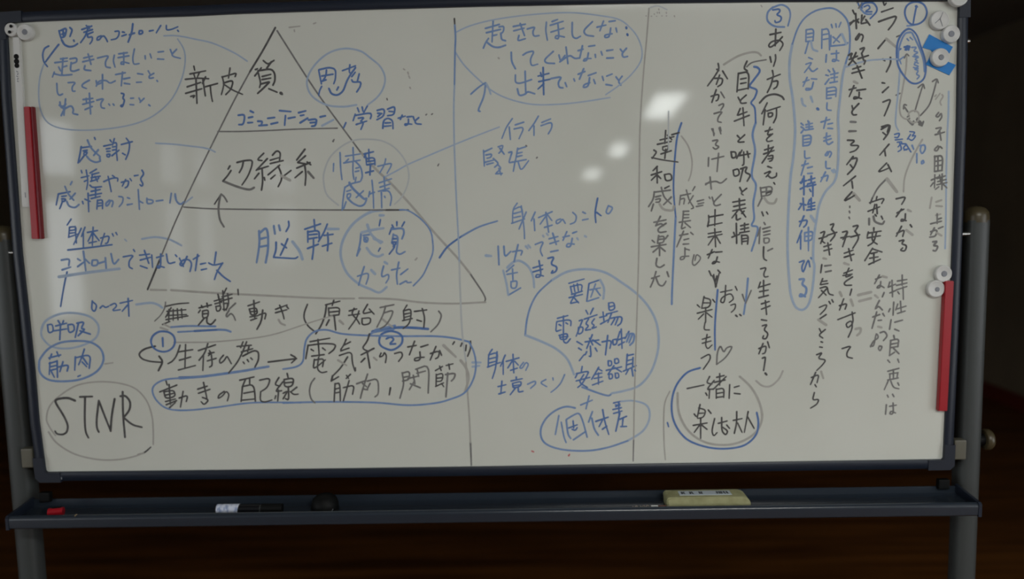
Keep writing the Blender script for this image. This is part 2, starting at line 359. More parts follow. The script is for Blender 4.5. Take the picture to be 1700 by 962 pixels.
# marker with a white label
def onx(px, Y, py=843): return P(px, py, Y).x
e = empty('marker_pen', (onx(415, -0.045), -0.045, flo), 'black marker pen with a white label, lying on the tray', 'marker')
r = 0.0098; zc = flo + r; yy = -0.048
def cx_(bm, a, b, r1, r2=None): cyl(bm, (onx(a, yy), yy, zc), (onx(b, yy), yy, zc), r1, 24, r2)
bm = bmesh.new(); cx_(bm, 359, 432, r - 0.0004); obj('barrel', bm, mat('pen_black', srgb(12, 14, 18), 0.35, 0.35), e, True)
m_label = noisy(mat('pen_label', (0.6, 0.65, 0.75, 1), 0.4), srgb(150, 165, 200), srgb(215, 222, 238), (160, 60, 90), 3, 0.35, 0.5)
bm = bmesh.new()
n = 20; A = []; B = []
for k in range(n + 1):
    t = math.radians(-60 + 190 * k / n)
    A.append(bm.verts.new((onx(361, yy), yy - r * math.cos(t), zc + r * math.sin(t)))); B.append(bm.verts.new((onx(394, yy) + 0.004 * k / n + 0.002, yy - r * math.cos(t), zc + r * math.sin(t))))
for k in range(n): bm.faces.new((A[k], A[k + 1], B[k + 1], B[k]))
obj('label', bm, m_label, e, True)
bm = bmesh.new(); cx_(bm, 431, 434.5, 0.0078); obj('collar', bm, m_post, e, True)
bm = bmesh.new(); cx_(bm, 434.5, 469, 0.0094, 0.0088); obj('pen_cap', bm, m_dark, e, True)
# black domed magnet leaning in the tray
e = empty('black_magnet', (onx(540, -0.03), -0.03, flo), 'black domed round magnet lying on the tray beside the marker pen', 'magnet')
bm = bmesh.new(); R = 0.027
lathe(bm, [(0, 0), (R, 0), (R, 0.006), (R * 0.97, 0.013), (R * 0.86, 0.022), (R * 0.6, 0.028), (R * 0.3, 0.031), (0, 0.0315)], (onx(540, -0.03), -0.0305, flo + 0.0002), (0, 0, 1)); obj('dome', bm, m_dark, e, True)
bm = bmesh.new(); tube(bm, [(onx(552, -0.05), -0.058, flo + 0.006), (onx(555, -0.05), -0.060, flo + 0.011)], 0.0007, 5); obj('painted_glint', bm, m_dim, e)  # thin grey rod stands in for a highlight on the dome
# red marker cap near the left end
e = empty('marker_stub', (onx(92, -0.045), -0.045, flo), 'short red pen cap with a dark hollow top, on the tray near its left end', 'pen cap')
bm = bmesh.new(); cyl(bm, (onx(80, -0.05), -0.050, flo + 0.0085), (onx(104, -0.046), -0.044, flo + 0.0085), 0.0082, 20); obj('shell', bm, m_red, e, True)
bm = bmesh.new(); cyl(bm, (onx(85, -0.05), -0.047, flo + 0.0125), (onx(100, -0.046), -0.043, flo + 0.0125), 0.0055, 14); obj('dark_top', bm, m_dark, e, True)
# tan scrap
p = P(131, 853, -0.06); bm = bmesh.new(); tube(bm, [(p.x - 0.006, -0.068, flo + 0.008), (p.x - 0.002, -0.070, flo + 0.005), (p.x + 0.003, -0.0775, lip + 0.0015), (p.x + 0.006, -0.0765, lip + 0.003)], 0.0012, 6)
tag(obj('thread_scrap', bm, mat('tan', srgb(140, 125, 95), 0.7)), 'tiny tan scrap of thread on the tray lip right of the red cap', 'thread')
# eraser with a label and a cord
Ye = -0.040; x0, x1 = onx(1108, Ye - 0.02), onx(1247, Ye - 0.02)
e = empty('board_eraser', ((x0 + x1) / 2, Ye, flo), 'beige felt board eraser with a white printed label, on the tray toward the right', 'eraser')
bm = bmesh.new(); zb_, zt_ = flo + 0.0003, flo + 0.0248
ep = [(x0, zb_), (x0 - 0.001, zt_ - 0.005), (x0 + 0.001, zt_ - 0.0015), (x0 + 0.004, zt_)] + [(x1 - 0.020 + 0.019 * math.sin(t), zt_ - 0.014 + 0.014 * math.cos(t)) for t in (0, 0.3, 0.6, 0.9, 1.2, 1.45)] + [(x1, zb_)]
prism(bm, ep, Ye - 0.022, Ye + 0.020)
bmesh.ops.bevel(bm, geom=[ed for ed in bm.edges if abs(ed.verts[0].co.y - ed.verts[1].co.y) < 1e-6 and ed.verts[0].co.y < Ye and max(v.co.z for v in ed.verts) > flo + 0.004], offset=0.0022, segments=2, affect='EDGES')
obj('felt_block', bm, m_eras, e, True)
bm = bmesh.new(); lx0, lx1 = onx(1127, Ye, 820), onx(1213, Ye, 820); zt = flo + 0.0252
box(bm, ((lx0 + lx1) / 2, Ye + 0.001, zt), (lx1 - lx0, 0.022, 0.0008)); lb = obj('paper_label', bm, mat('label_white', srgb(196, 206, 214), 0.5), e)
bm = bmesh.new(); rr = random.Random(3)
for i, fx in enumerate((0.06, 0.10, 0.22, 0.26, 0.40, 0.44, 0.74, 0.78, 0.82, 0.88, 0.93)):
    x = lx0 + (lx1 - lx0) * fx
    for j in range(4): box(bm, (x + rr.uniform(-0.001, 0.001), Ye + 0.001 + (j - 1.5) * 0.0032, zt + 0.0006), (0.0036, 0.0012, 0.0004))
    box(bm, (x, Ye + 0.001, zt + 0.0006), (0.0010, 0.012, 0.0004))
obj('label_print', bm, m_dark, lb)
bm = bmesh.new(); pts = []
for i in range(40):
    t = i / 39; pts.append((x0 - 0.030 - 0.038 * t + 0.002 * math.sin(t * 21), -0.056 - 0.004 * math.cos(t * 21), flo + 0.0035 + 0.004 * math.sin(t * 27) ** 2 * (1 - t * 0.5)))
tube(bm, pts, 0.0011, 6)
cl = mat('cord_grey', srgb(150, 140, 128), 0.7)
tube(bm, [(x0 + 0.003, -0.0625, flo + 0.011), (x0 - 0.003, -0.064, flo + 0.003), (x0 + 0.004, -0.066, flo + 0.006), (x0 + 0.001, -0.0655, flo + 0.010)], 0.001, 6); obj('frayed_cord', bm, cl, e)
bm = bmesh.new(); cyl(bm, (x0 - 0.031, -0.057, flo + 0.0065), (x0 - 0.018, -0.057, flo + 0.0065), 0.0022, 10); obj('cord_sleeve', bm, m_white, e)
bm = bmesh.new(); cyl(bm, (x0 - 0.018, -0.057, flo + 0.0065), (x0 - 0.001, -0.055, flo + 0.0065), 0.0013, 8); obj('cord_stem', bm, mat('cord_brown', srgb(110, 66, 46), 0.6), e)

# ------------------------------------------------------------------ writing on the board
def ink(name, c, dark=0.0, lo=0.3, hi=0.75):
    m = mat(name, c, 0.6, 0.25)
    fade = tuple(c[i] * (1 - dark) + 0.62 * dark for i in range(3)) + (1,)
    return noisy(m, c, fade, (70, 70, 70), 3, lo, hi)
INK = {'K': ink('ink_black', srgb(72, 72, 72), 0.12), 'k': ink('ink_black_thin', srgb(112, 112, 110), 0.2), 'G': ink('ink_grey', srgb(172, 171, 163), 0.3),
       'B': ink('ink_blue', srgb(82, 120, 180), 0.10), 'b': ink('ink_blue_thin', srgb(112, 146, 196), 0.18), 'L': ink('ink_pale_blue', srgb(160, 182, 208), 0.25),
       'P': ink('ink_faint', srgb(188, 195, 196), 0.3), 'R': ink('ink_red', srgb(200, 110, 110), 0.2)}
HUE = {'K': 'black', 'k': 'black', 'G': 'faded grey', 'B': 'blue', 'b': 'blue', 'L': 'pale blue', 'P': 'faint blue', 'R': 'red'}
def chaikin(p, n=2, q=0.22):
    for _ in range(n):
        if len(p) < 3: return p
        o = [p[0]]
        for a, b in zip(p, p[1:]):
            o.append((a[0] + (b[0] - a[0]) * q, a[1] + (b[1] - a[1]) * q)); o.append((b[0] + (a[0] - b[0]) * q, b[1] + (a[1] - b[1]) * q))
        o.append(p[-1]); o.pop(1) if False else None; p = o
    return p
def crom(p, k=8):
    if len(p) < 3: return p
    closed = (p[0][0] - p[-1][0]) ** 2 + (p[0][1] - p[-1][1]) ** 2 < 4; q = ([p[-2]] if closed else [p[0]]) + p + ([p[1]] if closed else [p[-1]]); o = []
    for i in range(1, len(q) - 2):
        a, b, c, d = q[i - 1:i + 3]
        for s in range(k):
            t = s / k; o.append(tuple(0.5 * (2 * b[j] + (c[j] - a[j]) * t + (2 * a[j] - 5 * b[j] + 4 * c[j] - d[j]) * t * t + (3 * b[j] - a[j] - 3 * c[j] + d[j]) * t ** 3) for j in (0, 1)))
    o.append(p[-1]); return o
def ribbon(bm, pts, wpx, Y, rr):
    q = [P(x, y, Y) for x, y in pts]; pt = [Vector((v.x, v.z)) for v in q]; pp = [pt[0]]
    for v in pt[1:]:
        if (v - pp[-1]).length > 0.0004: pp.append(v)
    hw = wpx * 0.00118 / 2; Yb = Y
    if len(pp) < 2: pp = [pt[0], pt[0] + Vector((0.0008, 0.0008))]
    n = len(pp); prev = None; a0 = rr.uniform(0.92, 1.12); a1 = rr.uniform(0.78, 1.0)
    for i in range(n):
        Y = Yb - i * 1.5e-6; a = pp[max(i - 1, 0)]; b = pp[min(i + 1, n - 1)]; d = (b - a).normalized(); nn = Vector((-d.y, d.x)); k = a0 + (a1 - a0) * i / (n - 1)
        if 0 < i < n - 1:
            d1 = (pp[i] - a).normalized(); c = max(0.72, abs(d1.dot(d))); k /= c
        l, r_ = pp[i] + nn * hw * k, pp[i] - nn * hw * k
        if i == 0:
            caps = [pp[0] + (nn * math.cos(t) - d * math.sin(t)) * hw * a0 for t in (0.9, 1.57, 2.24)]
            vs = [bm.verts.new((v.x, Y, v.y)) for v in [l] + caps + [r_]]; bm.faces.new(vs); cur = (vs[0], vs[-1])
        else:
            if i == n - 1:
                caps = [pp[i] + (nn * math.cos(t) + d * math.sin(t)) * hw * a1 for t in (0.9, 1.57, 2.24)]
                vs = [bm.verts.new((v.x, Y, v.y)) for v in [l] + caps + [r_]]; bm.faces.new(vs); cur = (vs[0], vs[-1])
            else: cur = (bm.verts.new((l.x, Y, l.y)), bm.verts.new((r_.x, Y, r_.y)))
            bm.faces.new((prev[0], prev[1], cur[1], cur[0]))
        prev = cur
def write(data):
    rr = random.Random(5); view = (0, 0, 1); cur = None; layer = 0
    def flush():
        if not cur: return
        me = bpy.data.meshes.new(cur['name']); cur['bm'].to_mesh(me); cur['bm'].free()
        for c in cur['cols']: me.materials.append(INK[c])
        ob = bpy.data.objects.new(cur['name'], me); COL.objects.link(ob); ob.parent = board
        hue = {}
        for c in cur['len']: hue[HUE[c]] = hue.get(HUE[c], 0) + cur['len'][c]
        ob['label'] = max(hue, key=hue.get) + ' ' + cur['name'].replace('_', ' ')
    for ln in data.splitlines():
        ln = ln.strip()
        if not ln: continue
        if ln[0] == '#':
            flush(); layer += 1; cur = {'name': ln[1:].strip(), 'bm': bmesh.new(), 'cols': [], 'len': {}, 'Y': -0.0002 - (layer % 12) * 0.00001}; continue
        if ln[0] == '@': view = tuple(float(v) for v in ln[1:].split(',')); continue
        head, body = ln.split(';', 1); col = head[0]; smooth = head[-1] == '~'; wd = float(head[1:].rstrip('~'))
        if col not in cur['cols']: cur['cols'].append(col)
        mi = cur['cols'].index(col); f0 = len(cur['bm'].faces)
        for st in body.split('/'):
            v = [tuple(float(t) for t in c.split(',')) for c in st.split()]
            if not v: continue
            pts = [(view[0] + x / view[2], view[1] + y / view[2]) for x, y in v]
            cur['len'][col] = cur['len'].get(col, 0) + len(pts)
            cur['n'] = cur.get('n', 0) + 1; ribbon(cur['bm'], crom(pts) if smooth else chaikin(pts), wd, cur['Y'] - (cur['n'] % 37) * 4e-6, rr)
        cur['bm'].faces.ensure_lookup_table()
        for f in cur['bm'].faces[f0:]: f.material_index = mi
    flush()
DATA = """
#handwriting
@60,20,4.8115
B3.1;183,150 190,180 200,212/195,148 245,125 232,195 202,205/215,145 218,195/205,178 238,165/270,125 290,142 270,195
B3.6;205,225 225,262 265,280 305,272 332,252/300,226 304,234
B3.1;365,140 445,112/400,108 428,132/382,162 450,140/420,115 395,190 355,245/405,180 455,160/410,180 412,205 450,196 448,230 428,256
B3;520,190 490,200 484,225 505,222 525,195 542,190 560,215 570,237/630,155 665,150 660,190 640,215 600,222/690,160 705,163/685,192 720,180
B3.4;772,95 765,160 735,240/745,182 785,168
B3;825,150 820,178 850,172 850,148 825,150/905,152 936,146/995,108 960,166/1040,108 1040,145 1080,140 1132,118/1130,146 1137,155
#drawn_line
L2.6~;1020,190 1100,188 1180,198 1260,215 1380,240 1458,268 1534,302 1610,342 1686,393
#handwriting
B3.2;100,272 65,290 50,340 60,400 90,436/180,260 140,310 75,398
#drawn_loop
L2.4~;60,420 30,520 20,650 35,780 90,880 200,930 380,945 600,930 800,890 950,820 1080,700 1160,540 1190,400 1180,300 1130,215
#handwriting
b3;195,375 250,368/150,405 250,392/215,370 205,500/215,440 245,430/180,440 195,470/145,480 130,520/140,492 200,508 285,500/270,375 325,365 325,400 285,412/280,405 272,468 300,475 342,460
b3;380,368 450,352/372,398 460,378/415,335 438,418/390,430 380,462 436,468/490,368 585,345 552,395 555,440 592,445/625,345 615,390 630,440/660,335 728,325/655,365 740,350/700,325 700,420/700,415 675,418 682,395 742,410/785,295 770,370 778,420 822,412
b2.8;870,350 872,375/910,335 920,368/975,320 1018,315/970,375 1020,378/1072,300 1085,335/1122,298 1080,340 1100,358 1152,370
#handwriting
b3;165,570 168,645 185,668 212,655/255,565 318,560 285,600 290,635 312,632/425,545 370,575 365,598 402,612/480,550 485,582 522,565/530,500 530,615/480,592 500,550 560,545 590,572 632,550
b3;635,500 712,485/690,480 680,590/700,535 748,525/705,570 748,576
b2.8;810,492 852,498/802,562 842,560/895,470 912,500/940,490 900,512 905,532 938,525/965,548 970,555
#handwriting
b3.2;190,720 195,762 222,770/235,695 222,825/185,745 215,758 238,735/200,828 218,790/220,778 280,745 300,780 290,812 332,820
b3;375,700 452,690/372,738 460,715/400,690 402,720/425,650 435,815/390,780 448,755/485,705 542,690 515,730 520,765 548,770/580,735 588,745/615,735 622,745
B3;680,650 705,655 690,690 708,702 690,760 672,750 692,740
b2.8;755,690 778,688/750,740 780,742/822,688 835,715/862,690 830,722/900,742 910,750
#handwriting
@60,210,4.8115
B3;360,162 350,225 335,292/365,170 442,160/375,195 408,190/385,205 410,205 395,232 380,225 385,205/385,232 345,285
b3.4;410,110 435,170 480,215 512,242/496,188 460,232/405,240 430,270 475,290 512,278/507,250 512,275
B3;466,90 472,104/590,108 602,125/540,158 600,145/560,180 592,175/565,200 592,198/565,225 592,220 585,245 565,242 565,225/625,98 610,150/612,135 645,128 640,190 648,272/610,165 642,160/610,190 642,185/605,235 662,190/680,145 768,122/720,95 748,130 742,200 715,264/690,215 712,228
#handwriting
B2.8;360,352 366,372/360,410 422,395/400,350 415,440 402,505/385,440 410,428/430,373 482,342/445,385 502,370/440,410 512,398/450,380 442,432/435,440 502,420 495,400/430,470 450,490 522,482/470,400 490,440
B2.8;540,442 600,415 655,410 650,440/575,400 600,522/610,393 628,405/680,448 742,430 732,480 710,492/715,425 688,478/750,418 762,436/785,395 815,390/845,350 862,380 830,420 855,460 845,480 828,465
#handwriting
B3;178,540 160,628/180,540 272,522/205,560 242,555/205,580 238,580 225,602 205,595/210,602 188,658
b3.2;230,480 255,540 300,590/312,535 270,582/245,600 260,638 310,652 342,625/286,442 274,466
B3;370,600 375,618/415,535 420,682/390,582 432,600/440,520 512,505/430,552 522,535/475,492 475,570/440,577 512,560/490,590 485,662/490,592 532,585 530,658/490,615 527,612/488,638 527,632
b3;585,590 555,615 560,640 580,625 596,590 617,600 605,642/660,560 697,565 690,612 663,642/730,570 746,576/728,627 768,620/815,505 825,662/820,595 852,612/885,575 885,620 930,615 936,590 888,583/960,597 1012,590/1080,535 1068,612/1110,540 1120,600 1150,628 1180,602
#drawn_line
L2.6~;955,135 1100,143 1250,160 1330,170 1390,185 1430,205
#drawn_line
L3.6~;845,900 950,885 1050,900 1110,925 1160,952
#handwriting
@60,360,3.7
B2.8;215,15 190,52/205,65 200,122/205,65 247,60 240,112/210,85 242,80/207,102 240,98/198,127 262,105/277,72 230,172/240,60 247,162/300,65 278,122/290,100 290,187/315,97 377,85/350,65 345,177/345,100 318,152/350,100 387,147/325,162 372,152
B2.8;395,132 452,115 440,162 425,165/420,103 398,172/468,105 475,120/490,98 498,112
L3;545,140 555,150
B3.6;195,205 330,190 466,172
#handwriting
b3.4;155,267 207,258 200,300/160,327 212,310/255,260 272,270/255,307 292,280/290,213 305,332/300,260 327,286/345,270 340,302 377,300 380,265 345,268/385,287 422,275/425,253 430,317/460,228 475,300 507,263
B3;535,247 602,235 570,272 570,310 592,320/598,203 606,215/635,237 697,230/640,267 702,250/665,208 692,287/640,302 682,317/710,235 715,312/740,252 782,240/765,230 765,312 745,317 745,300 787,312/800,230 810,292 852,280/855,235 864,245/880,255 905,307/927,245 900,305 880,295 900,265 940,263 957,290 945,337/965,262 1002,240/992,233 978,332/1010,292 1042,285/1015,327 1047,320
B3.2;1060,285 1090,300 1147,286/1105,218 1095,287/1145,285 1110,340 1095,387/1110,330 1150,370 1192,398
L5;140,370 300,345 512,320
#drawn_line
B3;190,340 170,430 150,552
#handwriting
B3;345,518 340,570 360,585 374,545 350,525/393,562 410,545 425,560 447,550/455,545 485,530 497,550 463,580 517,572/515,532 592,515/565,503 570,612/560,545 528,582
#drawn_line
L4~;615,540 700,530 745,540 775,560
#drawn_line
k2.2~;795,525 790,560 765,605 728,642
#drawn_loop
L4~;32,700 60,640 140,600 230,592 330,615 382,670 370,740 300,785 200,810 100,800 42,750 32,700
#handwriting
B3.2;70,665 75,717 107,705 100,660 70,665/120,672 187,655/135,640 152,667/168,640 160,662/110,702 187,690/150,660 145,757/195,665 200,717 237,700 230,660 195,665/250,655 297,645 275,690 302,690 258,732/260,655 240,742/270,702 332,722
#drawn_loop
@60,560,4.373
b4~;22,190 30,260 90,310 200,322 330,305 440,250 488,170 470,90 400,40 300,28 180,40 90,85 35,150 22,190
#handwriting
B3.2;93,152 178,130/112,125 98,162/150,108 165,142/100,185 95,272/95,192 152,175/100,217 152,205/105,242 152,230/152,173 155,292/110,250 132,292/165,217 237,200 225,247/195,180 172,252
B3.2;285,145 280,242/290,150 397,125 385,227/350,88 330,150 308,202/340,150 372,197/335,182 367,215/303,287 322,278
G2.6;500,195 557,187
#handwriting
K4;282,462 230,440 150,450 135,470 200,570 232,640 225,690 195,710 150,705 137,683/318,435 408,432/355,435 352,600 358,690 380,732/455,463 438,600 440,660 455,690/455,463 500,580 542,684/540,682 548,570 570,450/628,398 630,560 645,728/612,430 650,425 685,470 680,530 635,585/635,585 700,640 767,655
#drawn_loop
G3~;140,715 95,650 75,590 100,500 180,420 300,350 450,325 600,335 720,375 800,460 840,570 850,680 850,780
G3~;90,690 150,770 280,850 450,890 600,890 720,865 780,840
K3~;740,856 790,836 832,800
#drawn_triangle
@0,0,1
K3.6;457,46 436,85 415,119
k2.6;415,119 389,166 362,220 325,295 290,370 265,432
K3.4;265,432 254,459 245,481
k2.6;460,51 510,130 538,171 598,252
G4.2;598,252 625,283 648,303 687,346 722,388 762,431 780,454
k2.8;780,454 807,494 804,503
k2.6;361.7,218.5 400,218.6 445,217 490,214.5 560,213
k2.6;305,344 346,347 421,348 560,349 640,349
K3;640,349 678,348.8
G4;250,481.6 276,482
G4;284,482 348,486.5 420,490 500,494 545,496 588,496
G3.6;596.6,495.3 655,496.6 699,503 754,505 806,502
#handwriting
@290,30,4.8115
K3;153,385 160,418/122,447 248,422/152,445 165,485/198,433 180,475/85,490 180,480 272,485/100,550 207,515/170,490 178,682/88,602 217,565/128,627 162,617 148,637/247,470 222,522/225,493 245,622/235,552 342,523/285,545 290,610 302,667
K3;380,468 395,530 373,612/378,472 440,455 494,438 482,470/442,400 430,480/390,520 450,500 467,510 450,570 408,612/398,533 460,575 542,610
K3.2;708,340 745,372 794,338/772,350 735,402/645,412 662,405/640,462 692,398/668,440 688,520 678,555/665,422 770,405 800,440 802,500 785,537/700,467 768,450/698,492 768,480/690,527 752,510/755,513 710,560 663,602/752,565 818,593
K5;848,600 857,607
#handwriting
B3.4;508,777 562,770 550,852 513,852/605,743 628,755/590,797 622,790/585,837 622,835/665,825 702,825 690,857/673,860 738,855/743,802 798,795/770,847 822,835/838,740 928,748/885,780 878,857/908,802 962,792/990,757 1047,742/1005,780 1032,775/1003,837 1062,800/1070,815 1137,805 1125,862 1093,865/1083,837 1127,833
@490,90,4.8115
B3.4;200,502 242,493
L4;215,572 305,525
#handwriting
B3;188,130 210,237/190,125 270,105 325,120 322,200 308,237/250,128 245,180 215,217/213,175 302,160/213,217 247,205/212,258 195,290 188,332
B3.4;270,275 290,320 340,330 385,295 410,220 440,165 482,108
B3;378,132 482,93/437,85 430,148 455,152/452,180 480,145/512,158 497,215/452,205 460,225 527,220 520,260 492,302/345,263 333,287
#drawn_loop
L3~;490,405 380,420 250,405 140,340 95,250 110,160 180,60 280,-15 400,-45 520,-25 600,30 680,100 718,190 700,280 650,350 580,405
#handwriting
B3;405,548 388,587/498,430 510,462/535,423 542,457/577,413 543,477/480,480 463,532/480,490 600,468 610,490 600,517/505,512 552,505 525,535/525,535 547,550 525,602/488,562 572,535
B3;655,450 705,436 715,460 702,500 653,524/660,472 692,475/688,475 660,500/738,440 790,418 798,440 788,485 738,492/750,457 782,460/700,592 705,530 740,510 780,530 782,597/720,550 762,548/715,577 767,572
B3;823,512 880,495/855,488 840,522/895,502 932,498/905,520 905,560 878,572 875,555 932,560/943,500 952,527/987,508 955,535 965,557 1007,560
k2.4;1045,485 1052,479/1090,482 1098,476/733,355 736,366/300,697 311,682/1140,892 1148,877
G2.6;865,118 875,125/900,145 905,160/908,175 916,192/916,265 922,275
#drawn_mark
@290,30,4.8115
G2.4;915,75 1000,65/955,95 957,108/1110,45 1128,38
#handwriting
@500,210,5.346
b2.8;288,330 285,400/345,233 350,380 362,472/393,265 522,245/460,188 465,310/378,325 522,300/460,320 458,410 468,470/480,310 530,360 545,440 530,482/485,372 512,365/480,402 512,395/420,290 390,320
B3;558,245 642,225/600,205 602,300/575,270 580,342/575,287 652,275 655,342/590,312 647,305/585,342 652,330/615,340 610,432/573,412 642,395/575,245 560,275
b2.8;680,355 800,325 800,350 762,417/750,288 740,340 698,412
#handwriting
b2.8;388,540 372,640 363,745/388,542 440,510 522,490/487,453 478,500/405,577 442,565/410,602 442,595 432,637 405,632 410,602/552,573 488,632/398,670 378,728/608,580 598,627
b4;428,500 450,545 520,610 560,648 580,640
b3.6;413,640 460,685 520,712 562,695 580,650
b2.8;628,478 640,600 643,727/605,602 650,585/692,502 802,465/735,450 745,575/700,540 790,512/685,577 782,550/712,585 715,722/725,575 780,570 805,630 790,702/740,620 745,632
#drawn_loop
P3~;330,700 230,610 200,500 205,400 260,270 370,170 480,122 600,115 720,130 830,190 920,300 955,420 940,530 890,630 830,690
#drawn_line
@0,0,1
L2.6~;639,294 660,283 678,273 715,257 760,238 795,224 829,211
#handwriting
@290,220,5.344
K3;490,298 473,327/500,338 470,385 428,432
k4.4;430,432 520,470 610,500 670,510 704,490
K3.2;553,267 620,250 690,245 685,300 650,390 597,467/610,253 600,310 573,357/790,185 728,245 775,250/822,233 723,337/735,330 832,300/775,320 782,440 770,512/747,363 708,412/795,400 800,425
K3;868,202 905,160 940,180 930,247/848,247 922,225/848,277 962,250/828,377 932,290/918,300 945,360 950,420 918,482/853,412 892,378/1032,338 950,400
G5;945,385 1022,425
K3.2;1155,150 1083,245/1092,267 1160,208/1200,268 1083,317/1175,263 1207,287/1092,267 1160,280/1155,300 1165,375 1157,470/1132,348 1068,402
k4.4;1185,350 1233,405
K2.8;1405,80 1412,68
#drawn_arrow
K2.6;353,637 412,548
k3.4;412,548 440,570 465,615/405,560 390,640 388,700 400,780 437,838
#drawn_arrow
L3~;0,560 12,605 60,640
L2.6~;70,640 112,610 157,575
#handwriting
@400,340,5.3125
b4;160,233 165,350 138,512/165,252 222,200 240,260 240,400 218,512/175,302 222,290/175,372 237,360
b4;290,188 300,257/335,183 345,227
B3.4;420,148 425,190 398,237/310,333 310,400 288,465/290,465 400,472 480,477 502,460/412,303 380,380 348,447/358,347 402,382
L5;455,328 520,410 542,482
B3.4;563,217 702,170/645,133 652,222/590,235 590,332/590,242 690,225 690,300/600,267 672,260/600,302 672,290/588,387 682,350/640,300 640,400 628,482/762,172 730,250 683,327
L5;765,215 862,215
B3.2;718,367 802,340/765,250 770,330 763,407/733,272 812,262
#handwriting
b3.2;1060,250 1050,350 1023,452/1080,272 1132,265/1085,290 1122,290 1115,332 1085,327 1085,290/1050,390 1028,442/1095,300 1110,325
L4.6;1065,247 1160,222 1257,208/1115,178 1140,260 1232,340/1172,300 1245,330/1110,383 1150,440 1210,462 1252,440/1225,95 1258,95
B3;1230,133 1220,187/1228,383 1212,412/1333,180 1346,202/1375,153 1375,187/1442,153 1420,192/1330,205 1308,262
b3.4;1330,217 1430,205 1440,250 1420,302/1345,262 1330,340/1355,270 1385,280 1380,362 1368,420 1400,442 1447,415
B3.4;1340,302 1382,300/1335,332 1377,330/1340,345 1360,370 1308,437/1345,370 1365,345
b3;1028,632 1122,600 1125,640 1103,702/1087,548 1060,630 1038,712/1258,543 1240,610 1245,642 1302,610 1305,650 1278,692/1328,577 1402,560/1392,508 1370,620 1380,702/1408,617 1472,568/1403,702 1460,670 1465,690 1502,685
L5;1150,578 1182,612/1268,508 1290,522
G3;1538,488 1552,472
#drawn_loop
L4.2~;1250,48 1160,60 1070,105 980,180 910,290 880,400 890,500 940,610 1040,700 1140,745 1220,775 1285,728
b2.8~;1400,45 1480,55 1590,130 1670,230 1692,340 1690,430 1650,530 1600,630 1520,717
#handwriting
@220,470,4.371
K2.8;235,172 320,152 408,146/250,207 387,195/253,237 392,230/243,267 402,240/265,193 262,277/295,193 295,272/325,188 330,267/355,188 360,257/218,302 272,280/280,180 240,250
G3.4;203,325 257,342/228,300 270,322
K3;540,148 545,177/483,182 572,160/492,198 478,217/508,205 552,195 547,250 508,257 508,205/513,225 547,222/520,257 478,307/540,255 538,290 570,306 602,268/500,165 510,180
K2.8;593,132 652,115/620,83 626,117/598,152 647,140/605,172 642,165 635,202 610,207 605,172/655,58 665,202/682,38 655,92/650,102 722,83/640,132 722,110/660,152 692,145 685,192 655,192/690,78 700,150 678,200/765,48 768,87/625,95 640,190
k3;747,148 700,192/700,200 678,235 685,250 712,220 732,235 747,272
K3;838,167 922,138/880,128 887,250/848,190 860,237 907,225 900,180 848,190/853,210 902,205/853,247 912,238/858,272 902,256/918,232 972,215 960,262/945,198 935,280 903,337
K3;1038,192 1122,160/1038,217 1120,195/1068,163 1090,220 1100,262/1118,170 1132,187
G4;1060,268 1075,295 1107,307
#drawn_line
b3.4;275,322 400,312 602,316/330,357 450,350
B3.8;450,350 622,340
b4;622,340 680,342 712,355
#drawn_line
G2.4~;300,432 450,432 600,428 870,402 1040,370 1224,310 1340,272 1450,240
#drawn_loop
B3.6~;134,425 148,385 185,358 222,352 265,360 297,385 308,425 295,465 262,492 222,500 180,490 148,465 134,425
#handwriting
B4;218,400 221,462
#drawn_arrow
K3.2~;165,460 90,480 50,515 70,550 130,570 215,577
K3.6;193,533 222,572 188,637
#handwriting
K3;345,453 320,530 290,570 257,587/330,502 437,485/385,448 380,622/340,562 422,538/333,633 457,600/478,492 602,450/547,438 525,510 483,562/515,528 510,637/558,492 570,510 550,530/552,512 592,505/572,520 580,600 558,612/543,567 607,548
K3;660,525 630,560 635,587 665,565 685,530 700,555 717,587/802,428 785,470/758,462 862,453/828,428 800,500 760,580 698,654/790,502 872,478/800,532 880,490 915,500 915,560 888,612/803,575 812,587/833,558 843,573/858,545 870,557/845,465 835,500
#drawn_arrow
K3.2;985,575 1090,562 1190,550/1150,523 1192,546 1153,582
#handwriting
B5;340,690 430,686
b4.4~;430,686 550,675 800,640 900,622 987,608
K3;198,792 322,742/240,703 252,742/265,738 275,882/228,792 240,842 312,825 300,778 228,792/233,817 307,800/240,862 312,843/245,885 320,855/268,907 312,868/338,837 402,815 390,862/367,788 348,902
K3;473,772 542,750/478,802 562,773/515,723 540,840/508,832 555,850 520,887 498,863/665,788 625,815 620,842 655,820 680,785 702,810 688,857/778,707 882,683/820,700 798,752/850,690 850,742/798,752 788,862/800,752 882,735 892,867/808,802 882,788/798,852 887,843/923,707 1002,690 980,760 928,792/930,790 925,857 960,867 1012,850
K3;1062,688 1030,740 1072,750/1092,718 1033,792 1082,783/1060,780 1053,862/1040,820 1033,842/1122,658 1130,692/1100,702 1172,690 1160,752 1103,757 1100,702/1103,727 1167,720/1130,755 1135,852 1108,840/1093,802 1127,783 1093,842/1192,758 1148,792/1145,790 1170,812 1202,808
#drawn_loop
b3.4~;430,688 250,700 165,738 145,790 180,860 260,915 400,925 600,905 850,872 1090,868 1224,870
@470,480,4.58
b3.6~;0,868 200,862 400,860 700,865 950,885 1150,870 1270,840 1380,790 1445,690 1466,580 1450,480 1412,400
b3.6~;1410,402 1300,375 1150,360 900,360 650,355 450,342 330,312 240,325 182,378 162,450 150,550 100,592 0,610
#handwriting
K3;185,118 160,180 158,230 190,285 238,323/323,122 432,93/330,120 320,200 290,280 248,342/385,88 373,127/345,145 350,207/345,147 432,140 425,197/355,177 422,170/355,207 422,197/388,200 400,312/350,235 328,277
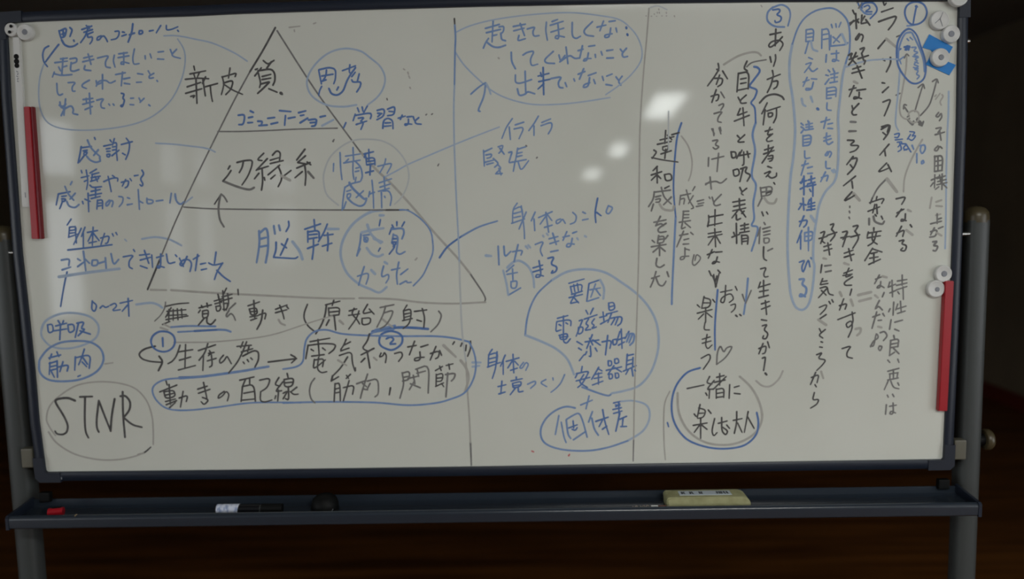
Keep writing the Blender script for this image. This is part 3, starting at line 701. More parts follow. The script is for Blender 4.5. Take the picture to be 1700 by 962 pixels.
G4.4;430,243 457,267
K2.8;503,168 560,152/540,148 520,190 560,230 582,267/577,168 560,222 498,307/498,202 582,190/642,118 598,192 672,175/655,153 692,192/600,225 600,277 662,265 667,218 600,225
k3;738,142 842,120/780,130 760,200 713,292/770,182 840,160 820,220 780,280 738,302
G4;758,232 800,267 832,290
K2.8;942,123 918,162/915,165 920,232/918,167 977,150 965,262 913,302/925,192 967,183/925,217 967,205/908,242 982,225/998,172 1092,160/1058,150 1077,220 1070,292/1018,237 1052,247
k3;1183,170 1207,200 1182,270 1123,327
#drawn_line
B5;680,325 800,302 880,292 1000,296 1102,305
b3.6;652,350 690,327 842,308/700,312 852,278
#drawn_loop
B4~;730,395 745,350 785,328 825,322 875,335 905,365 903,410 872,445 825,465 775,452 740,428 730,395
#handwriting
B3.6;785,380 820,363 845,385 805,422 855,418
K3;205,402 355,375/190,428 172,532/195,430 300,415 402,420 390,460 348,492/265,385 275,512/213,460 232,472/300,450 322,467/218,512 312,500/238,537 228,607 258,592 322,540/248,540 312,530 300,592/270,522 258,610 290,640 332,630
K3;480,383 460,430 438,462/465,427 512,403/438,472 502,450/428,507 522,475 525,560 550,637 550,600/490,518 440,600 378,662/375,660 365,700
G3.6;418,543 482,582
K3.2;657,343 640,400 598,452 652,478/690,453 593,502/638,470 660,602/622,528 593,557
G3.4;690,523 712,542
K3;745,488 730,520 760,510 770,480 787,510 778,562/848,492 900,478 910,510 878,552/948,442 1012,430/1000,398 960,502/1048,442 1102,425/1040,480 1045,540 1000,550 1000,525 1072,520/1120,492 1190,470 1182,520 1158,532/1162,438 1118,542/1190,470 1205,505/1302,403 1290,422/1360,413 1350,437/1392,428 1388,470
G5;1220,430 1312,517
K3;1425,398 1427,450 1403,512
G4.6~;1350,545 1390,600 1410,680 1380,790
#handwriting
k3;240,680 210,720 198,780 212,840 242,867
K2.8;365,702 422,668/378,660 372,700/482,658 498,682/512,650 480,682/395,720 388,857/400,722 432,715 435,852/400,762 432,753/400,792 432,785/458,752 542,730 528,802/502,698 458,852
k3;560,722 622,700/642,648 600,780 588,832/605,720 635,745/610,762 642,768/640,702 722,680 727,800 698,822/662,718 640,762
K3;816,753 807,807
k3;905,638 920,722 888,832/905,642 962,625 960,690 908,702/920,672 957,665/1008,612 1112,575 1103,792/1018,642 1082,625/1000,700 960,767/968,722 1042,752/950,682 1022,665/990,658 1002,722/1020,615 1030,665
K2.8;1158,622 1212,590/1190,588 1202,622/1240,583 1292,570/1260,573 1266,612/1165,650 1163,742/1165,655 1217,640 1210,702 1163,705/1168,680 1212,675/1160,742 1220,715/1205,720 1222,745
k3;1235,652 1312,640 1300,682 1278,702/1252,640 1238,822
L4;1440,560 1502,560/1440,592 1492,585
#drawn_line
@0,0,1
K3;754.4,31 755,42
b3;755,42 756.5,62 755.4,82 754.5,140
L3;754.5,140 753,180 754,239 757,320 761,396 762.5,434
P3;762.5,434 763.7,480 767,556 773.5,600
G2.8;773.5,600 776,650 779,690 781,735
k3;781,735 782.5,773
#drawn_line
G2.4;1077.5,14 1074,60 1069,112 1064,180 1062,225 1061,320 1061,400 1058,508 1053,660 1052,730
k2.4;1052,730 1051,766
P2.4;1110,185 1109.5,220 1110,250
#drawn_line
G2.6;1112,650 1103,668 1101.6,700 1102.5,740 1104.5,764
B2.8;1108,702 1110,709
#handwriting
@1050,0,4.0083
P2.4;120,50 170,35 230,65
G2;175,60 176,66/165,82 166,88/145,92 146,97/178,82 179,88/225,82 226,90/90,105 92,108/125,108 128,108/160,108 162,108/195,106 198,106/225,106 228,106/278,105 281,112/855,35 862,46
#drawn_loop
@740,20,4.857
L2.4~;85,162 200,110 400,60 700,20 1000,5 1250,30 1400,62 1490,130 1550,210 1582,310 1570,400 1500,500 1400,590 1290,667
L2.4~;78,325 150,430 260,540 380,640 520,705 700,745 900,745 1100,725 1325,690
#handwriting
b3;320,132 432,100/328,167 442,140/382,72 373,242/375,192 412,183/345,213 322,245 303,292/430,120 470,113 465,160 440,177/445,170 448,222 482,232
b3.4;330,243 380,282 430,287 482,268
b3;545,117 642,98/548,152 632,130/600,93 635,190/590,190 578,235 642,215/657,137 722,118 700,160 710,197 752,190
b3;812,82 805,150 820,228/858,77 902,60/843,107 947,75/848,162 952,130/905,100 915,217 880,212 890,187 957,202/1020,85 1018,195 1050,217 1087,195/1183,78 1108,150 1130,188 1192,195
b3;1220,122 1292,105/1272,73 1243,152/1318,77 1367,70/1330,130 1320,202 1283,207 1282,185 1342,175/1373,130 1380,162
B4;1456,125 1457,132/1464,180 1467,187
#handwriting
b3;528,325 530,400 562,458/623,347 655,325 717,312 680,380 690,437 742,420/867,318 793,385 810,413 877,415/913,347 925,397 962,350/970,283 985,417/920,402 1000,345 1040,377 1082,370/1068,312 1107,300/1102,273 1080,372/1153,277 1202,270/1150,330 1140,390 1108,397 1120,375 1172,375/1205,343 1208,367/1253,320 1262,347/1298,312 1347,305/1298,372 1352,370/1408,300 1425,322/1457,293 1420,335 1430,367 1467,358
G3;425,370 430,375
#handwriting
b3;562,508 560,570 600,577 692,545/640,478 645,662/578,620 590,677 640,665 660,640 717,660
B3;745,517 832,495/750,562 842,542/785,448 790,667/790,580 743,622/765,490 772,520
b3;850,537 937,520 905,570 915,610 947,612/963,570 975,602/1033,540 1040,557/1068,502 1122,480/1112,458 1078,542/1150,512 1212,490/1160,530 1150,600 1108,612 1115,585 1162,570/1193,545 1205,577/1263,520 1272,552/1298,517 1342,500/1293,585 1342,593/1373,523 1390,547/1422,518 1390,560 1412,590
#drawn_arrow
b3;322,573 310,680 258,795 277,802/203,662 260,610 320,570
L3.4;325,575 345,610 362,662
#handwriting
@700,180,3.7
b2.8;557,63 520,115 493,185/538,115 545,192/575,102 627,85/568,127 632,113 598,187/717,48 690,95 658,137/690,108 690,167/738,87 792,65/733,107 800,83 800,120 778,157
#handwriting
b2.8;380,258 385,355/385,267 432,245/395,287 432,280 425,302 400,307/388,332 442,318/400,345 440,335/470,237 502,225 490,260 473,277/480,245 507,282/440,308 475,340 448,362/470,348 490,370 460,395/455,402 495,400/475,370 488,410
b2.8;535,272 557,265 545,300 535,337 562,328/590,245 575,332/590,252 642,235/588,277 617,270/588,297 617,290/553,332 642,315/575,320 563,387/593,330 610,387 657,322
k2.6;641,229 646,232/706,305 710,301
#drawn_line
B3.4~;110,918 160,850 240,790
b3.4~;240,790 350,730 465,693
#handwriting
b2.8;587,583 560,620 558,702/565,622 612,600 622,652/568,647 612,635/568,672 607,663/553,707 632,680/642,638 598,742/612,600 630,740 632,802/697,638 673,692/690,680 695,752/718,672 802,635/763,640 780,762/765,660 728,712/755,732 802,718/770,650 800,690
b2.8;852,680 825,690 828,712 850,700 865,678 882,707/928,640 952,660 945,700 913,712/990,638 1006,646/988,687 1022,680/1147,598 1130,640 1150,652 1177,610 1148,600
B3;1081,553 1064,640 1070,702/1075,640 1102,660
#handwriting
L4.6;395,905 427,908
b3;470,848 475,962/505,848 510,917 547,880/558,882 622,870 610,902/592,838 568,942
L4;640,848 652,862/655,842 667,856
b3;698,837 752,815 725,870 742,907/783,802 837,788/788,832 842,815/805,768 827,837/793,882 838,873/868,792 907,783/892,758 868,812/928,767 952,758/925,800 915,852 888,852 895,830 937,835
L3.6;745,783 750,790/768,770 776,780/955,798 961,808/1003,785 1010,790
@780,400,3.7
B3;388,167 447,150/388,192 447,175/425,123 440,220 403,227 410,205 452,217/480,108 520,98 495,145 537,160 530,190 498,202 510,183
#handwriting
L4;205,183 225,260 236,335
b3;236,335 312,290/228,207 292,195/262,173 265,247/253,252 292,245 285,292 253,292 253,252/225,190 270,150
#drawn_arrow
L4~;230,165 270,130 310,125 360,160 388,220 395,287
#drawn_loop
b3~;340,582 350,490 375,400 420,320 500,245
L4~;500,245 600,190 720,175 830,195 930,255 1030,330 1100,410 1145,500 1160,600 1150,700 1110,810 1040,890 950,922 870,938
L4~;345,582 440,620 530,665 600,730 640,822
b3.6~;690,900 800,940 850,952 868,942
#handwriting
B2.8;608,262 702,235/618,282 628,330/620,282 692,265 685,307/638,270 645,312/660,263 667,307/625,330 690,310/610,350 692,330/652,320 618,382/640,350 668,382/620,385 665,375
B2.8;732,263 718,372/735,262 800,240
L4;800,240 827,290 820,357
b2.8;738,302 802,290/772,265 743,347/775,300 802,337/723,372 792,350
#handwriting
B2.8;538,477 602,460/533,502 528,552/535,497 622,483 620,522/575,463 575,542/548,515 560,522/590,505 602,512/533,557 560,548/548,582 602,568 595,607 555,607 552,582/553,594 602,588/575,545 573,620 595,632 617,603
B2.8;672,492 690,485/692,488 653,587/668,532 663,577 692,565 697,530 668,532/713,428 726,452/758,415 740,452/703,482 782,455/730,480 710,512 732,522 703,552 742,545/765,480 745,507 767,520 745,542 777,530
B2.8;798,472 842,460/818,438 825,502/803,512 852,485/853,383 855,432 892,420 885,378 853,383/857,407 890,398/838,452 907,433/870,448 848,502/863,477 937,463 930,507 908,522/890,480 868,517/910,475 893,517
#handwriting
B3;658,620 692,640/668,660 686,672/673,737 702,700/708,622 792,610/752,578 718,662/755,610 802,642/740,648 745,712 733,710/718,682 708,702/770,660 782,680/735,600 755,640
B3;813,622 872,610 860,662/847,583 833,702/878,612 880,642 902,635 905,603 878,610/922,558 908,602/903,612 952,595/930,543 935,662/913,642 950,622/977,558 953,602
b3.4;963,575 1012,568 1007,620 983,642/980,580 963,622/997,580 978,627
#handwriting
B2.8;690,773 685,802/660,818 648,842/655,817 732,800 720,827/700,823 668,870 722,902/717,833 690,880 663,902/653,862 737,840/792,778 748,852/785,785 812,800/768,822 812,813/763,847 812,838/790,813 790,882/753,887 817,863
B2.8;850,738 850,772 872,765 870,738 850,738/890,728 890,757 917,750 910,723 890,728/838,797 932,775/885,768 848,822/890,780 932,807/855,820 855,852 877,845 875,818 855,820/893,815 895,847 917,840 912,812 893,815/967,698 960,792/965,707 1005,698/968,737 1002,728/968,762 1002,752/943,802 1022,768/1002,718 1000,777/975,790 958,822/995,785 1002,832/1012,795 1018,800
#handwriting
B2.8;137,668 115,700 113,772/115,702 172,685 165,752/118,727 167,715/118,752 162,740/108,777 187,748/167,683 160,780 138,847/217,703 188,772/205,738 205,822/223,742 302,720/265,698 270,812/260,740 233,782/250,797 292,783/275,740 298,765
b2.8;330,748 303,780 320,787 345,745 362,760 343,797/355,882 402,860 405,880 373,907/467,853 430,873 472,897/510,843 512,857/582,823 560,875 530,908 498,932
B2.8;173,897 222,885/197,863 190,942/178,942 217,930/253,862 322,848/285,838 285,857/263,877 265,907 312,895 317,863 263,877/268,892 312,885/280,905 248,947/297,905 298,932 327,925
#handwriting
@780,560,4.581
b3;843,517 932,480/907,448 883,547
b3;677,598 650,742/695,648 715,760 732,803/733,630 745,740 767,772/735,627 785,595 832,575 860,640 892,762/788,782 882,718
B2.8;753,692 817,668/785,638 790,692/778,702 802,712 817,688
b3.2;932,568 903,647/928,618 945,700 977,747
B3;958,642 1052,610/1010,553 1025,640 1057,742/1010,630 983,682/1008,702 1042,678/1093,502 1152,488/1108,517 1142,520/1088,552 1152,538/1093,582 1157,563/1132,498 1135,592/1140,580 1125,650 1110,717/1138,627 1192,603/1165,618 1160,672/1148,682 1192,680/1110,530 1140,510
#drawn_loop
b3.4~;800,540 730,530 650,560 580,620 540,700 550,780 610,830 730,860 900,865 1050,840 1200,790
L3.6~;1200,790 1310,720 1360,640 1365,560 1330,510 1240,485 1150,490
#drawn_mark
R3;472,868 485,874/752,903 758,893
#handwriting
@1050,0,4.0083
K3.4;762,408 740,455 764,472
K3;705,488 695,612/705,490 777,475 770,592/720,527 757,520/720,557 757,550/698,602 767,588
#drawn_arrow
G3.4~;608,430 700,375 780,350 830,350 855,370
k2.4~;760,445 800,415 890,398
#handwriting
K3;570,423 577,460 545,512 500,572/600,473 632,525/545,522 602,520 595,560 568,577/580,500 558,562/562,462 575,470
K3;523,642 577,625 570,665 555,672/557,598 528,682
k2.8;588,613 612,652/575,702 605,688 607,705 588,732/543,757 602,740 570,780 565,810 592,815/528,858 545,892/583,848 590,872
K3;703,648 716,672/757,633 715,670 722,690 757,685/717,723 698,767/703,767 762,745/678,807 777,768/735,718 742,837/698,903 716,922/747,898 700,940 708,948 742,945
#drawn_wavy_line
@0,0,1
B3.4~;1252,111 1258,112.5 1261,119 1252,132 1244.6,143.5 1256,149.7 1253,162 1247,171 1253,180 1254.5,204
b3.6~;1254.5,204 1249.4,224 1253.5,252 1248,290 1255,308 1250.6,337 1252,363 1248,374.6 1258,380 1247.7,417
#handwriting
@1060,200,3.436
K3;528,180 533,217 557,210 555,180 528,180/578,183 560,217/590,170 575,200/573,202 637,190/600,180 602,250 593,257/620,178 628,212/540,285 545,322 577,310 570,275 540,285/583,277 622,263 605,297 642,310 620,347/597,275 578,350/578,383 590,407/617,388 583,415 598,427
K3;538,467 607,455/543,492 607,478/538,517 612,500/575,448 577,512/570,510 533,557/558,540 558,572 582,560/585,515 612,552/602,518 588,532/543,640 549,657/558,588 560,702/533,667 577,650/583,602 627,593/583,622 627,613/605,588 605,637/578,642 632,633/588,655 590,707/588,657 627,655 622,707/592,677 622,672/592,692 622,688
#handwriting
k2.8;425,48 430,87/460,43 470,77/423,117 457,110 435,140 462,150 440,167 425,155/400,213 398,262/418,222 487,205/457,188 448,292/408,323 415,392/383,367 412,345/383,362 440,345 470,362 502,333/420,438 430,472/472,423 425,470 438,490 467,480/403,438 408,446
K2.8;400,543 402,582/437,510 435,602/403,552 482,538/393,602 477,585/400,577 395,607/398,647 472,635/398,667 477,650/435,618 440,722/430,665 398,712/445,665 467,702/393,767 432,750/420,738 398,787/440,753 477,750/450,780 440,815 418,820 430,803 462,810/403,860 415,887/453,855 467,870/423,888 445,947/447,888 438,922
#handwriting
K3;123,112 202,93/155,58 150,132/108,137 187,120/138,152 172,143 165,172 138,172 138,152/128,192 187,173/155,165 150,217/190,82 232,70/165,85 190,110
K2.8;88,170 105,180 78,217/75,212 130,225 225,238
K3;107,263 83,287/73,312 132,293/105,268 107,357/100,315 73,342/105,310 127,332/148,310 155,347 192,340 185,303 148,310/150,388 175,375
k3;90,408 85,450 58,492/90,410 182,398/98,437 127,430/98,452 127,445 120,467 98,467/130,383 145,440 187,477/187,438 143,482/85,478 73,517
G4;120,478 140,510 197,517 202,490
k3;88,582 157,568/125,548 98,602/100,600 130,588 142,602/157,588 108,620 118,642 157,635/115,658 108,702/115,665 147,660 145,697 108,702/112,680 145,677/78,685 92,697/167,658 153,677/73,722 157,708/120,700 120,772/115,725 83,752/125,725 152,747/105,788 98,830 122,842 147,825/100,863 85,915 68,952/75,902 120,888/100,900 115,940 140,947 157,918/163,865 172,892
#drawn_line
B3.4~;245,15 220,100 205,250 200,400 212,550
b3.6~;212,550 202,750 192,962 190,1050
#handwriting
G2.6~;245,90 285,150 305,230 300,300 285,345
k2.6;240,428 233,482/240,430 297,418/240,450 265,443 258,477/273,398 290,460 318,500 300,505/312,430 285,475/322,378 308,402/335,462 372,453/340,477 372,470/330,492 367,485
k2.8;257,518 250,590/255,520 287,518/255,538 287,538/255,557 287,555/233,582 297,572/250,590 243,622 267,610/265,585 297,612/235,657 282,648/257,633 218,722/260,682 287,675/255,707 287,705/298,640 312,652/265,733 290,740/265,728 265,790 238,797 240,778 287,775
k2.6;317,768 305,815 318,832 350,800 355,780 330,763 322,800
#handwriting
@1090,440,3.006
K2.6;285,48 295,112/312,43 298,102/320,137 377,125/345,103 340,190 318,187 325,163 370,140 387,170 363,188/393,108 402,127/370,202 395,193 392,220 373,237
K3.2;395,252 402,258/415,248 422,254
k2.6;428,148 440,182/472,128 445,192
K2.6;237,158 225,217/240,165 272,173 265,212 225,217/230,190 267,190/203,200 216,212/280,173 291,187/203,242 277,223/245,213 245,287/235,245 208,272/250,240 277,262/242,288 235,325 264,325/252,348 243,400 255,422 277,400/228,372 267,360/228,392 272,380/223,467 265,443 270,470 233,522
#drawn_line
B3.4;305,125 290,300 292,425
b3.6;456,68 448,160 435,247
#drawn_heart
k2.8;300,497 302,440 318,400 335,440 350,412 382,406 345,465 300,497
#handwriting
K2.8;153,618 237,600/265,558 248,590 277,595/287,578 248,625 282,620/265,620 262,667/245,640 252,652/300,562 337,553/288,587 342,575/315,543 315,602/347,558 283,622/298,620 298,667/300,622 337,615 335,662/302,642 335,637/300,662 335,658/365,598 362,667/388,612 412,605/388,642 417,645
K2.8;217,698 203,762/210,715 247,725 235,762 205,767/210,742 242,740/188,745 197,757/258,725 272,742/183,802 252,790/220,768 220,867/215,800 188,837/225,800 252,822/290,768 275,830 285,857 302,838/308,792 352,780/325,763 325,830 345,852 357,830 328,810/350,800 364,817/383,777 427,768/400,733 400,790 388,842/405,790 427,837/457,733 438,837/455,760 487,817
#drawn_loop
G4~;105,640 112,740 160,830 240,885 340,900 430,880 500,830 527,760 510,680 470,610 415,558
B3.4~;217,515 150,540 95,610 75,700 90,790 150,870 250,910 350,918 440,900 495,850 508,790 500,738
#drawn_line
G3.6~;497,580 530,605 570,605 610,570 630,530
#drawn_loop
@1240,0,4.373
b3.2~;190,52 152,90 150,150 200,190 272,196
b3.2~;188,55 250,35 300,60 315,110 298,188
#handwriting
B3;188,72 237,65 240,85 213,107 252,122 245,155 208,167 203,150
K3;168,252 247,235/210,213 205,332/257,268 220,310 170,347 155,330 180,300 240,290 267,320 238,367/168,413 176,452/207,398 210,430 193,482/185,513 192,547/148,577 242,540/190,555 175,620 148,672/190,592 227,585 220,630 193,647
#drawn_line
K3.4~;93,747 140,700 200,685 250,700 268,722
#handwriting
K3;147,748 108,827/132,798 118,907/145,807 242,775/215,785 215,850 193,892/155,823 155,852 185,845 187,818 155,823
@1240,200,3.7
K3;113,67 157,55/142,43 123,92 148,85/157,83 118,115 125,132 157,125/108,182 162,165/132,153 130,202/103,207 167,185/162,163 93,262/135,220 162,213 155,247 138,252/130,237 160,232/128,283 152,292/108,327 152,308 118,347/130,340 150,357 182,345 182,323
k3;83,413 90,472/85,417 157,403 150,457 88,467/120,413 118,462/88,442 152,432/92,478 68,527
K2.8;120,447 150,437/165,383 172,393/92,563 101,587/120,563 129,577
G4;108,478 130,510 170,512 182,483
k3;82,658 65,712/80,665 75,757/98,667 142,655/103,687 142,678/103,707 142,698/105,725 105,757 137,750 137,723 105,725/105,628 112,640
K3;103,778 100,850 122,862
k3;128,802 157,788
@1240,420,3.436
K3;78,92 112,83 95,120 100,140 122,135/77,168 65,202/68,197 132,178/95,158 95,252/73,222 122,213/68,257 122,243/83,292 127,278/83,322 132,303/105,273 112,352/83,382 112,387/88,417 117,408 95,440 122,460 110,492 88,490 95,473/68,547 112,528 105,572 88,577/92,518 68,577/118,508 128,542/88,602 107,593 100,640 95,672
K4;105,688 112,696
#handwriting
@1240,0,4.373
b2.8;545,213 543,352/545,217 597,205 600,362/555,252 592,245/555,287 592,280/613,178 620,202/645,173 649,197/682,163 668,197/610,258 608,335/610,335 720,325 732,310/682,248 628,312/625,268 672,307
L3.8;690,248 722,322
b2.8;577,398 573,452/613,392 667,385/650,368 650,445 618,447 625,428 667,442/590,508 602,522/573,545 592,550/568,612 597,573/625,498 631,517/608,542 662,530/635,518 635,597/610,567 657,560/603,602 657,592/580,638 578,717/580,642 652,628 645,702/583,667 642,658/583,692 642,685/578,717 612,712/582,748 578,800 612,802/538,887 602,868/577,853 558,932/588,902 622,895/588,932 622,935
@1240,200,3.7
b3;490,78 485,130 500,152 527,133/473,107 512,95/473,127 517,113/495,193 478,215 495,217 505,188 522,200 508,227/485,253 485,297 512,295/458,352 502,333 490,372/482,318 453,377
L4;523,308 532,320/535,303 545,318
#handwriting
@1240,0,4.373
b2.8;430,218 428,302/430,217 487,208 480,297/440,247 477,240/440,272 477,268/433,302 482,295/447,303 423,388
L3.6;465,300 475,360 512,372
b2.8;448,418 477,430/428,467 477,450 418,527/450,490 475,525 512,498/408,597 452,580/437,563 408,627/468,572 507,575/482,598 470,650 428,657 428,640 472,645
L4;398,718 405,760 427,772/463,703 477,742
B4.4;512,790 518,795
@1240,200,3.7
b3;333,18 346,30/333,40 346,48/333,77 352,53/375,3 379,16/363,27 402,18/382,10 382,57/363,42 402,38/358,60 407,52/345,93 345,157/345,97 397,88 390,152 345,157/355,117 387,112/355,137 387,132/355,188 355,237 387,230/338,277 377,265/360,248 333,337/373,292 402,285/373,327 402,325
B3.2;328,382 367,370/350,343 350,457/328,422 372,400/345,358 333,387/378,367 417,355/373,392 417,380/395,343 395,387/368,407 422,395/405,383 405,467/385,423 393,437/318,547 337,518/345,478 350,552/328,512 362,520/385,488 373,517/375,517 417,505/395,478 395,552/378,532 417,525/368,552 417,545/323,622 372,610 365,642 348,657/350,588 323,652
L5;393,588 417,622
B3;337,678 308,752/330,708 330,792
b3;355,690 355,742/355,692 407,680 400,737 355,742/358,714 402,708/378,658 378,802
B3;323,872 357,858 335,900 345,942 377,848 387,900
b3;393,845 402,855
@1240,420,3.436
b4;300,152 330,148 312,180 342,200 335,242 300,252 305,233 332,250
#drawn_loop
@0,0,1
b3~;1402.5,111 1406,98 1410,86 1411,60 1408,38 1400,25 1388,16 1375,13.5 1354,18 1336,30 1324,48 1315.5,73
L4~;1315.5,73 1311,100 1311,130 1315.5,160 1319,194 1320,222 1317,262 1313,290 1310,330 1307.5,389 1308,430 1310,462 1313,490 1321,510 1333,514.5 1343,504 1349,478 1352,443 1350,430 1351,397 1356,362 1360,341 1370,319 1386,300 1391,273 1392.5,227 1391.5,195 1395,160 1399,126 1403,108
#handwriting
@1240,0,4.373
B2.6;807,22 817,50/835,22 820,45 840,60
k2.4;800,20 815,10/825,55 830,75/810,60 830,30
B2.8;850,50 882,35 897,60 853,87 907,85
#drawn_loop
B3.2~;825,62 850,25 910,20 940,50 942,80 920,110 895,135
b2.8~;825,62 850,92 875,103 905,102
#handwriting
K3.2;768,75 781,102/748,167 812,138/790,98 795,207/775,150 743,187/800,150 812,165/835,110 832,150/855,118 820,175 872,163/863,143 892,182/815,245 785,285 800,292 825,245 847,260 833,302/738,402 767,383 750,420 792,462/792,383 765,440 738,472/743,432 802,408/823,357 857,343 835,385/833,387 847,440 862,440 850,467/808,427 882,403
K3;768,502 827,483/763,532 852,508/800,478 835,567/743,652 792,638/777,623 743,702/798,657 862,648/815,670 815,710 773,722 780,700 832,717/763,768 770,797/812,753 758,810 770,837 797,833
G4;778,593 802,605
k3.6;753,885 790,887
@1240,200,3.7
k3.6;628,67 670,66
K3.2;618,122 667,123 628,155 692,153 670,185 633,197/652,223 613,272/645,237 682,228 660,290 618,332/635,273 650,292/667,343 593,402/645,375 650,417/645,440 593,497 622,485 660,462
G5;655,450 692,492
k2.8;632,528 632,536/629,558 632,568/627,595 631,605
K3;588,687 622,678 590,732/617,688 588,777/578,722 632,713/653,652 687,643 665,680/663,680 692,720 650,787/638,717 692,703/598,817 652,798/598,842 657,823/625,788 642,862
G4.4;598,878 625,887
@1240,420,3.436
K2.8;553,117 602,98/582,88 558,142 592,130/602,138 553,170 560,187 597,185/548,130 600,122/597,208 588,242/528,302 572,288 560,322/552,263 528,327/518,382 617,343/600,338 608,400 575,432 563,405 598,385 602,430 578,482/543,547 597,530 570,567 570,595 602,602
G4.4;530,225 540,247/593,268 605,302/620,435 650,428 648,455 628,472
#handwriting
@1240,200,3.7
K3;453,692 482,678 460,742 480,755/477,688 453,757/443,727 492,713/513,642 537,633 520,670/520,670 547,700 513,742/493,707 552,688/473,777 517,763/473,802 522,788/497,753 508,827/460,888 453,937
G4;470,848 487,852
k3.2;478,895 517,890/483,932 517,925
@1240,420,3.436
K2.8;432,148 418,182/425,165 457,160/423,182 462,175/418,202 458,190 465,235 492,242/452,208 408,257/425,215 452,242/413,312 457,293 450,320 418,352/468,278 476,291/485,268 492,282/413,433 425,457/447,438 408,470 433,487/423,508 432,511/415,538 430,540/398,582 432,568 403,605 452,610 432,640 398,672/368,712 412,693 400,742/392,683 363,752/388,753 396,766/385,798 373,842 412,835 400,865 363,887
K3;452,353 408,382
G5;408,382 452,412
G4;423,678 436,717
#handwriting
@1400,0,4.375
K3;290,13 298,42 312,22/278,87 362,58
K3.2;257,158 320,135 392,113 365,170 327,217/253,352 312,282
G4.4;312,282 392,350
K3;287,430 302,442/342,418 345,460 313,522/283,602 302,605/285,672 328,632/288,742 347,718 325,780 298,842/278,922 337,903 320,960
@1400,200,3.85
K3;243,57 302,23 290,80 258,122/253,78 270,92/292,153 233,222/263,185 270,227/277,273 218,332 252,322 287,307/285,283 307,327
k3;277,373 220,430 183,502
G5.4;280,375 342,457
K3;215,488 210,507/168,527 267,493 245,532/185,498 173,532/158,582 232,553/202,538 188,592/213,538 217,597/243,613 252,632/203,603 211,612
k3.6;165,628 165,667/193,615 200,650 250,667 262,645
K3;195,688 195,707/158,722 242,708/160,715 153,742/187,718 183,770 217,792/212,718 195,780 158,802/153,752 237,738/187,818 138,897/190,823 247,842/178,852 217,843/168,882 222,873/195,848 195,912/163,922 237,888
#handwriting
K3;338,502 397,488 390,510 373,537/343,592 387,568/372,568 338,617/397,598 395,640 368,647 372,630 402,642/343,722 392,698 380,742/372,678 338,742/428,668 438,682/358,772 392,763 370,790 407,800 395,837 363,832 380,815
G4.6;413,573 432,582/403,702 442,732
#drawn_loop
@1400,0,4.375
B3.2~;447,95 460,45 500,18 550,15 590,40 607,90 590,140 550,172 500,178 465,150 447,95
b2.6~;463,188 500,185 548,172
#handwriting
B3;532,43 522,90 508,168/525,45 538,50
#drawn_loop
B3.2~;480,210 430,240 395,310 388,400 400,480 440,550 490,600 540,605 585,570 600,500 590,420 560,330 530,250 480,210
b3~;490,235 450,245 420,300 402,370 400,440/500,240 530,300 565,380 585,450 590,520
#handwriting
B3.4;443,342 492,335 447,372 465,325 480,368 455,345/405,362 418,355
b2.4;497,345 535,342 508,372 548,380 505,402 552,412 518,432 542,442 508,470 552,482 512,502 548,512 528,540 557,552 535,575/463,282 475,295/485,272 505,290/408,435 440,412/410,440 420,465/520,450 545,460/510,490 545,500/505,410 545,420
#drawn_arrow
G2.8~;460,400 455,500 430,650 410,760 415,830 440,860 465,867
k2.6;443,422 460,388 477,407
#drawn_line
L2.6;10,490 160,440 300,430 392,430
L3~;412,500 400,650 385,800 380,900 400,948
k2.4;388,267 408,257/383,692 412,678
#drawn_loop
G3~;478,850 475,825 495,808 520,805 545,820 550,850 540,880 505,892 475,872
k2.8;465,850 478,838/468,872 482,862/490,895 502,912 515,890/538,860 560,890/560,882 578,918 548,905/468,812 445,778/438,790 440,758 460,765
#drawn_arrow
k2.8~;520,810 540,740 565,660 580,612
k2.8~;560,840 620,770 650,690 680,578
k2.8;543,637 580,605 590,642/648,592 680,570 690,602
#handwriting
@1400,200,3.85
k3.4;412,-5 440,30 450,5/470,-5 500,38 512,8
B2.6;328,90 362,80 350,112 328,108/333,125 378,120/345,140 380,135 350,170/360,145 375,185 350,200/375,150 405,150 380,180 405,190/425,72 462,75 435,102 467,95 440,132 418,118/400,150 432,202/390,190 420,180/410,120 430,90
b3;490,162 522,155 525,187 503,217 490,190 498,163/470,213 470,272/500,265 510,255 517,270 500,280 500,265/440,160 450,185
#drawn_line
G3~;505,123 450,220 410,310 390,380 385,457
#handwriting
@1400,0,4.375
G2.8;670,722 702,680/665,700 675,690/717,688 727,700 700,740 712,765
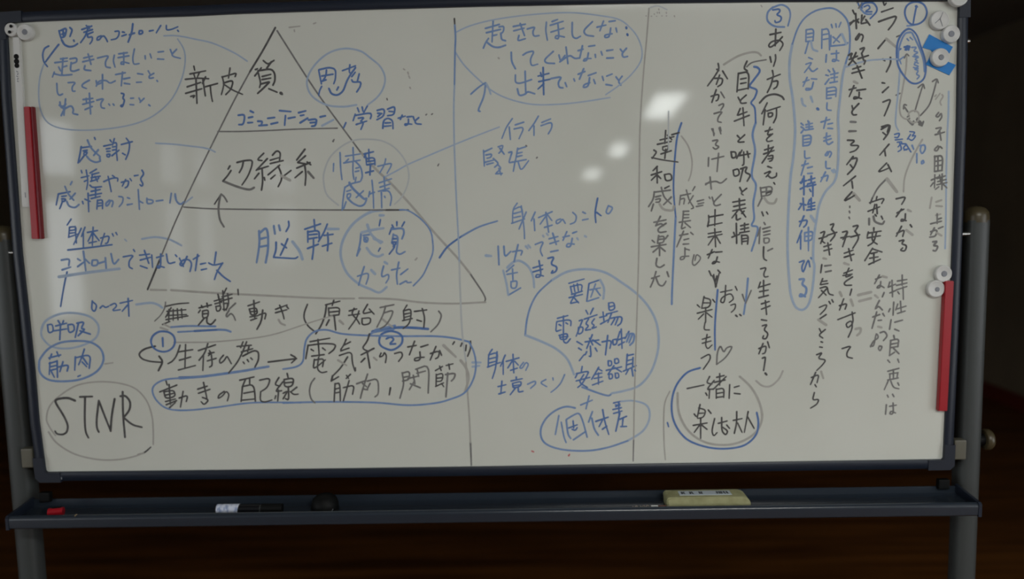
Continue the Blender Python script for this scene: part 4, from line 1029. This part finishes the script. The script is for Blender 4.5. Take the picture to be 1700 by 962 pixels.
k3;692,818 670,845 690,852 710,820 717,850 698,877
@1400,200,3.85
k3;593,52 632,43 605,77/588,92 647,75/615,63 625,127/605,163 578,190 600,197 615,163 632,180/585,228 583,322/583,232 637,223 630,322/590,262 632,255/590,292 632,285/583,327 632,320/605,230 605,320
k2.8;563,382 612,360/585,348 583,432/575,400 558,422/600,372 652,355/603,392 657,378/598,412 662,398/632,343 630,442/610,425 588,442/640,410 662,432/615,350 625,400
G3.4;565,493 553,562/593,522 627,510/593,547 632,550/593,607 622,600
k3;600,598 600,660/558,662 627,645/605,632 627,625/558,712 602,698 590,742 553,747/582,688 558,732/608,692 637,680
G4;598,720 627,737
k3.4;573,777 602,773 573,802 607,803 592,837 573,832
#drawn_line
@0,0,1
L3;1575,152 1574.5,190 1572.7,220 1571,278 1570.5,350 1569,413
#handwriting
@1390,430,3.435
k2.8;290,162 332,145/312,123 315,217/300,195 335,180/300,133 290,162/343,127 397,118/338,152 397,138/370,93 370,152/338,177 397,158/375,160 377,232/345,188 353,200/293,302 301,285/322,248 318,322/345,258 333,292/338,287 392,270/360,243 365,307/343,312 387,298
k3;307,348 298,402/328,362 372,350/328,402 352,412/322,438 326,457/303,467 352,455 345,502/305,465 298,552/308,487 347,480/308,507 347,500/298,552 327,533/320,510 352,542
k2.8;288,578 300,592/345,573 352,592/288,642 352,625/298,657 347,650/300,655 300,682/345,650 340,682/320,633 320,687/288,692 347,680/290,698 268,747/305,698 320,735 352,742/345,708 352,722/285,778 291,790/315,773 323,787/280,833 275,887/298,842 337,835/318,823 320,885 298,887 305,868 332,880
#handwriting
k3;218,117 252,103/240,93 213,142/248,130 245,165 223,167 240,148 267,165/267,193 257,217/240,238 213,292 235,268 257,292/203,332 242,318/225,303 198,397/233,352 252,350/260,313 269,327/190,502 205,470 237,450 222,420 208,502 188,495/245,422 270,413 287,440 263,467/240,498 257,500 245,527 233,513 240,498
G4;258,100 282,106/215,208 232,222/233,387 252,392
#handwriting
G5;120,207 192,190/125,242 192,225
"""
write(DATA)
